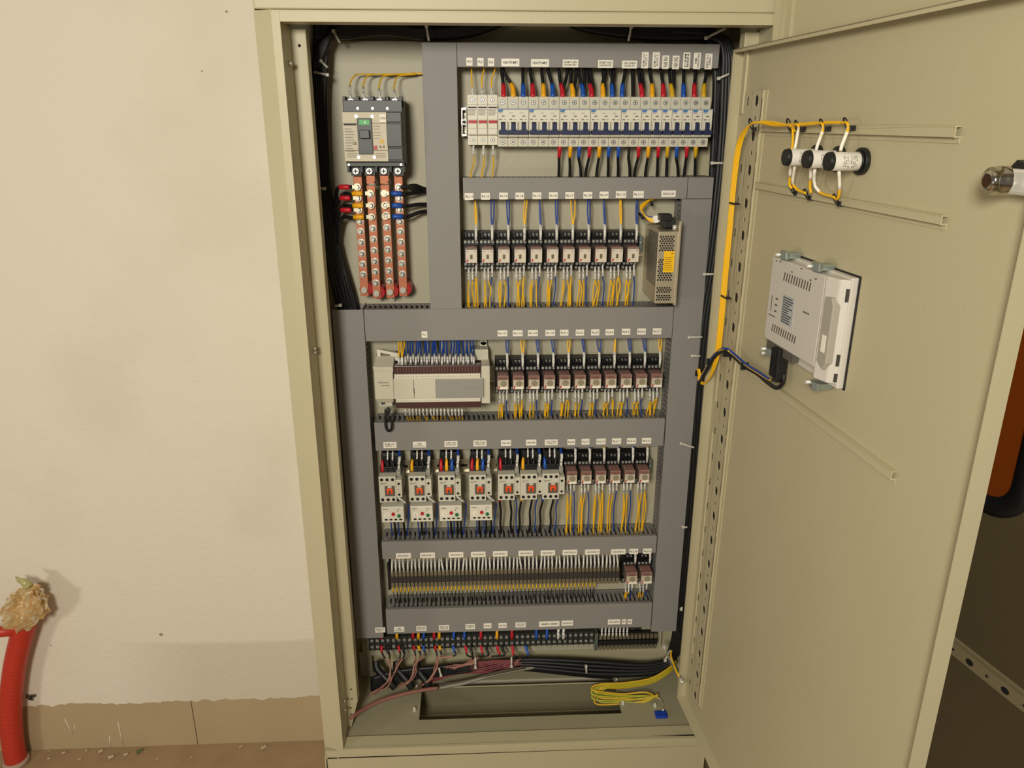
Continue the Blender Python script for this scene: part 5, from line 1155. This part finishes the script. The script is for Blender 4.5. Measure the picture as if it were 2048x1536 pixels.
# panel unit (rear of an operator panel)
HT = .024; hu0, hu1, hz0, hz1 = .228, .414, 1.1135, 1.2555
hm = root('operator_panel', 'light grey rear casing of an operator panel clamped to the inner door', 'operator panel', DF((.32, 0, hz0)))
m = MB().box(hu0+.008, 0, hz0, hu1, .010, hz1)
m.box(hu0, .008, hz0+.018, hu1-.036, HT, hz1-.004)
part(m.map(DF), 'rear_casing', HMIW, hm, True, .002)
m = MB().prism([(hu1-.036, .004), (hu1-.036, HT), (hu1-.030, HT+.002), (hu1-.008, HT-.004), (hu1-.002, .010), (hu1-.002, .004)], 'z', hz0+.006, hz1-.003)
part(m.map(DF), 'battery_bay', HMIW, hm, True, .002)
part(MB().prism([(hu1-.029, hz0+.030), (hu1-.012, hz0+.022), (hu1-.006, hz0+.033), (hu1-.006, hz1-.035), (hu1-.012, hz1-.026), (hu1-.029, hz1-.028)], 'y', HT-.010, HT+.0022).map(DF), 'bay_cover', mat('grey_bay_cover', (168, 162, 150), .5), hm, True, .0015)
part(MB().box(hu1-.021, HT+.0018, hz0+.045, hu1-.012, HT+.0028, hz0+.067).map(DF), 'serial_sticker', STICK, hm, True)
part(MB().box(hu0-.002, -.0002, hz0-.001, hu1+.003, .0012, hz1+.002).map(DF), 'gasket', INK, hm, True)
m = MB(); m4 = MB()
for k in range(11):
    uu = hu0+.040+k*.0072; m.prism([(uu, hz1-.031), (uu+.0028, hz1-.031), (uu+.0052, hz1-.019), (uu+.0024, hz1-.019)], 'y', HT-.001, HT+.0003)
    uu = hu0+.022+k*.0068; m4.prism([(uu, hz0+.034), (uu+.0028, hz0+.034), (uu+.0052, hz0+.045), (uu+.0024, hz0+.045)], 'y', HT-.001, HT+.0003)
part(m.map(DF), 'vent_slot', mat('shadow_grey', (92, 88, 78), .7), hm, True); part(m4.map(DF), 'vent_slot', MATS['shadow_grey'], hm, True)
m = MB()
for uu, zz in ((hu0+.012, hz1-.009), (hu0+.024, hz1-.008), (hu0+.060, hz1-.016), (hu0+.085, hz1-.007), (hu0+.112, hz1-.017), (hu0+.125, hz1-.013)): part(MB().box(uu, HT-.001, zz, uu+.004, HT+.0003, zz+.0016).map(DF), 'casing_hole', mat('shadow_grey2', (64, 60, 54), .7), hm, True)
for za_, zb2 in ((hz1-.030, hz1-.014), (hz0+.030, hz0+.045), (hz0+.009, hz0+.020)): part(MB().box(hu1-.009, .010, za_, hu1-.0015, .0135, zb2).map(DF), 'side_port', MATS['shadow_grey2'], hm, True)
for k in range(3): m.box(hu0+.105+k*.006, HT-.001, (hz0+hz1)/2+.010, hu0+.109+k*.006, HT+.0003, (hz0+hz1)/2+.012)
part(MB().box(hu0+.012, HT-.001, (hz0+hz1)/2-.010, hu0+.0135, HT+.0003, (hz0+hz1)/2+.013).map(DF), 'casing_symbol', MATS['shadow_grey2'], hm, True)
for k in range(3): m.box(hu0+.024, HT-.001, (hz0+hz1)/2-.008+k*.009, hu0+.031, HT+.0003, (hz0+hz1)/2-.006+k*.009)
part(MB().box(hu0+.008, HT-.001, (hz0+hz1)/2-.016, hu0+.028, HT+.0003, (hz0+hz1)/2-.0148).map(DF), 'casing_mark', MATS['shadow_grey2'], hm, True)
part(m.map(DF), 'casing_symbol', MATS['shadow_grey2'], hm, True)
pl = part(MB().box(hu0+.046, HT, (hz0+hz1)/2-.018, hu0+.080, HT+.0006, (hz0+hz1)/2+.022).map(DF), 'rating_plate', mat('grey_rating_plate', (176, 178, 178), .5), hm, True)
m = MB()
for k in range(11):
    uu = hu0+.048; zz = (hz0+hz1)/2+.019-k*.0034
    m.box(uu, HT+.0006, zz-.0012, uu+random.uniform(.014, .030), HT+.0008, zz+.0004)
part(m.map(DF), 'plate_print', mat('slate_ink', (70, 76, 80), .6), pl, True)
# clamps
for i, (uu, zz, sgn) in enumerate(((.262, hz1, 1), (.352, hz1, 1), (.386, hz0, -1), (.250, hz0+.006, -1))):
    m = MB().prism([(0+.000, .0), (.000, .022), (.006, .026), (.012, .020), (.012, .0)], 'z', -.001, .008)
    m2 = MB(); m2.box(uu-.008, .004, zz-.001 if sgn > 0 else zz-.007, uu+.010, .026, zz+.007 if sgn > 0 else zz+.001)
    m2.prism([(uu-.009, .026), (uu+.004, .030), (uu+.012, .026), (uu+.010, .020), (uu-.008, .020)], 'z', zz-.002 if sgn > 0 else zz-.008, zz+.009 if sgn > 0 else zz+.002)
    cl = part(m2.map(DF), 'fixing_clamp', mat('pale_zinc_clamp', (172, 184, 180), .3, .8), hm, True, .001)
    part(MB().cyl((uu-.010, .014, zz+sgn*.002), (uu-.010, .032, zz+sgn*.002), .0026, n=8).map(DF), 'clamp_screw', BRIGHT, cl, True)
# recess with connectors under the unit
part(MB().box(hu0+.004, .006, hz0+.004, hu0+.085, .020, hz0+.026).map(DF), 'connector_recess', mat('recess_grey', (88, 84, 76), .6), hm, True)
dsub = MB().box(.262, .010, hz0-.030, .284, .026, hz0+.014).box(.266, .012, hz0-.036, .280, .024, hz0-.028)
ds = single(dsub.map(DF), 'data_connector', BLACKP, 'ribbed black data connector plugged in below the operator panel', 'connector', bev=.0015)
m = MB()
for k in range(3): m.box(.264+k*.006, .026, hz0-.028, .2665+k*.006, .0275, hz0+.012)
part(m.map(DF), 'grip_rib', BLACKP, ds, True)
part(MB().cyl((.236, .018, hz0-.004), (.236, .030, hz0-.004), .0035, n=10).map(DF), 'jack_screw', CAR_METAL, hm, True)
dwire([(1568, 748, .014), (1567, 762, .014), (1560, 773, .014), (1550, 775, .014), (1535, 765, .012), (1515, 748, .011), (1490, 733, .012), (1466, 712, .018), (1452, 703, .026), (1440, 705, .028), (1428, 716, .026), (1415, 738, .024), (1404, 758, .022), (1398, 766, .02)], BLK, .0030, 'black data cable from the operator panel back towards the hinge', None, name='data_cable', n=10)
for i, (mt, nm) in enumerate(((WYEL, 'yellow'), (WBLU, 'blue'), (WBLU, 'blue'))):
    o = i*3
    dwire([(1552+o, 716, .020), (1550+o, 732, .018), (1546+o, 752, .015), (1540+o*.3, 760, .012), (1520, 748-o*.4, .013), (1490, 729-o*.4, .014), (1466, 708-o*.3, .021), (1452, 699-o*.3, .028), (1438, 701, .030), (1424, 713+o*.6, .027), (1412, 736+o*.6, .024), (1402, 752+o, .022), (1396, 762, .018)], mt, .0018, '%s supply wire from the operator panel, %s beside the black cable' % (nm, nth(i+1)), 'operator panel supply wires', bits=((0, .085, STICK, .0026, .0026, 'marker_sleeve'),))
for i, (px, py, dep) in enumerate(((1453, 705, .028), (1489, 731, .013), (1397, 745, .024), (1420, 722, .026))):
    u, _, z = PDv(px, py, dep)
    single(MB().box(u-.0018, dep-.006, z-.007, u+.0018, dep+.006, z+.005).map(DF), 'cable_tie', BLACKP, 'black tie on the operator panel cable, %s' % ('at the perforated rail', 'between rail and operator panel', 'in the loop at the hinge', 'just below the rail crossing')[i], 'cable tie', bev=.0006)

# ================================================================== RED CONDUIT AND BAG
base = PZ(33, 1524, 0.0); YR = base.y
m = MB(); ctrl = [base, P(24, 1470, YR), P(22, 1400, YR), P(30, 1330, YR), P(44, 1270, YR-.003), P(56, 1225, YR-.01), P(62, 1195, YR-.015)]
c = curve(ctrl, 26); rr = []
for i in range(len(c)): rr.append(.0230+.0008*math.sin(i*2.1))
red = single(m.tube(c, rr, 28), 'flexible_conduit', mat('red_corrugated_plastic', (186, 50, 34), .42, var=.12, vscale=20), 'red corrugated conduit rising from the floor at the left', 'conduit')
part(MB().cyl(base, base+Vector((0, 0, .012)), .030, .026, 20), 'mortar_collar', mat('pale_mortar', (170, 140, 122), .9, bump=.6, bscale=80), red, True)
wire([P(-60, 1268, YR-.03), P(-20, 1266, YR-.03), P(14, 1262, YR-.02), P(40, 1262, YR-.005)], mat('red_corrugated_plastic', (186, 50, 34), .42), .012, 'short red conduit stub entering from the left edge under the bag', None, name='flexible_conduit', cat='conduit', n=14)
bm = bmesh.new(); bmesh.ops.create_icosphere(bm, subdivisions=4, radius=1.0)
cb = P(49, 1214, YR-.015); ax = (P(85, 1165, YR-.02)-P(10, 1258, YR-.01)).normalized()
for v in bm.verts:
    q = v.co.copy(); n_ = noise.noise(q*1.3+Vector((4, 1, 2)))*.30+abs(noise.noise(q*3.1))*.42-.06+random.uniform(-.02, .02)
    q *= 1+n_
    side = ax.cross(Vector((0, 1, 0))).normalized()
    v.co = cb + ax*(q.z*.058) + side*(q.x*.038) + Vector((0, 1, 0))*(q.y*.036)
for f_ in bm.faces: f_.smooth = False
me = bpy.data.meshes.new('plastic_bag'); 
for v in bm.verts: v.co -= cb
bm.to_mesh(me); bm.free()
BAG = mat('crinkled_clear_tape', (206, 172, 112), .18, trans=.42, var=.3, vscale=20, bump=.9, bscale=34)
me.materials.append(BAG); bag = bpy.data.objects.new('plastic_bag', me); COL.objects.link(bag); bag.location = cb
tag(bag, 'crumpled tan plastic and tape wrapped over the top of the red conduit', 'plastic bag')
m = MB(); a = P(60, 1170, YR-.02)
pts = [P(58, 1172, YR-.02), P(48, 1164, YR-.022), P(38, 1160, YR-.018), P(31, 1153, YR-.02)]
part(MB().tube(curve(pts, 4), [.010, .0095, .009, .009, .008, .007, .0065, .006, .005, .004, .003, .002, .0012][:len(curve(pts, 4))], 7), 'bag_tip', mat('pale_green_film', (196, 190, 130), .25, trans=.3), bag, True)
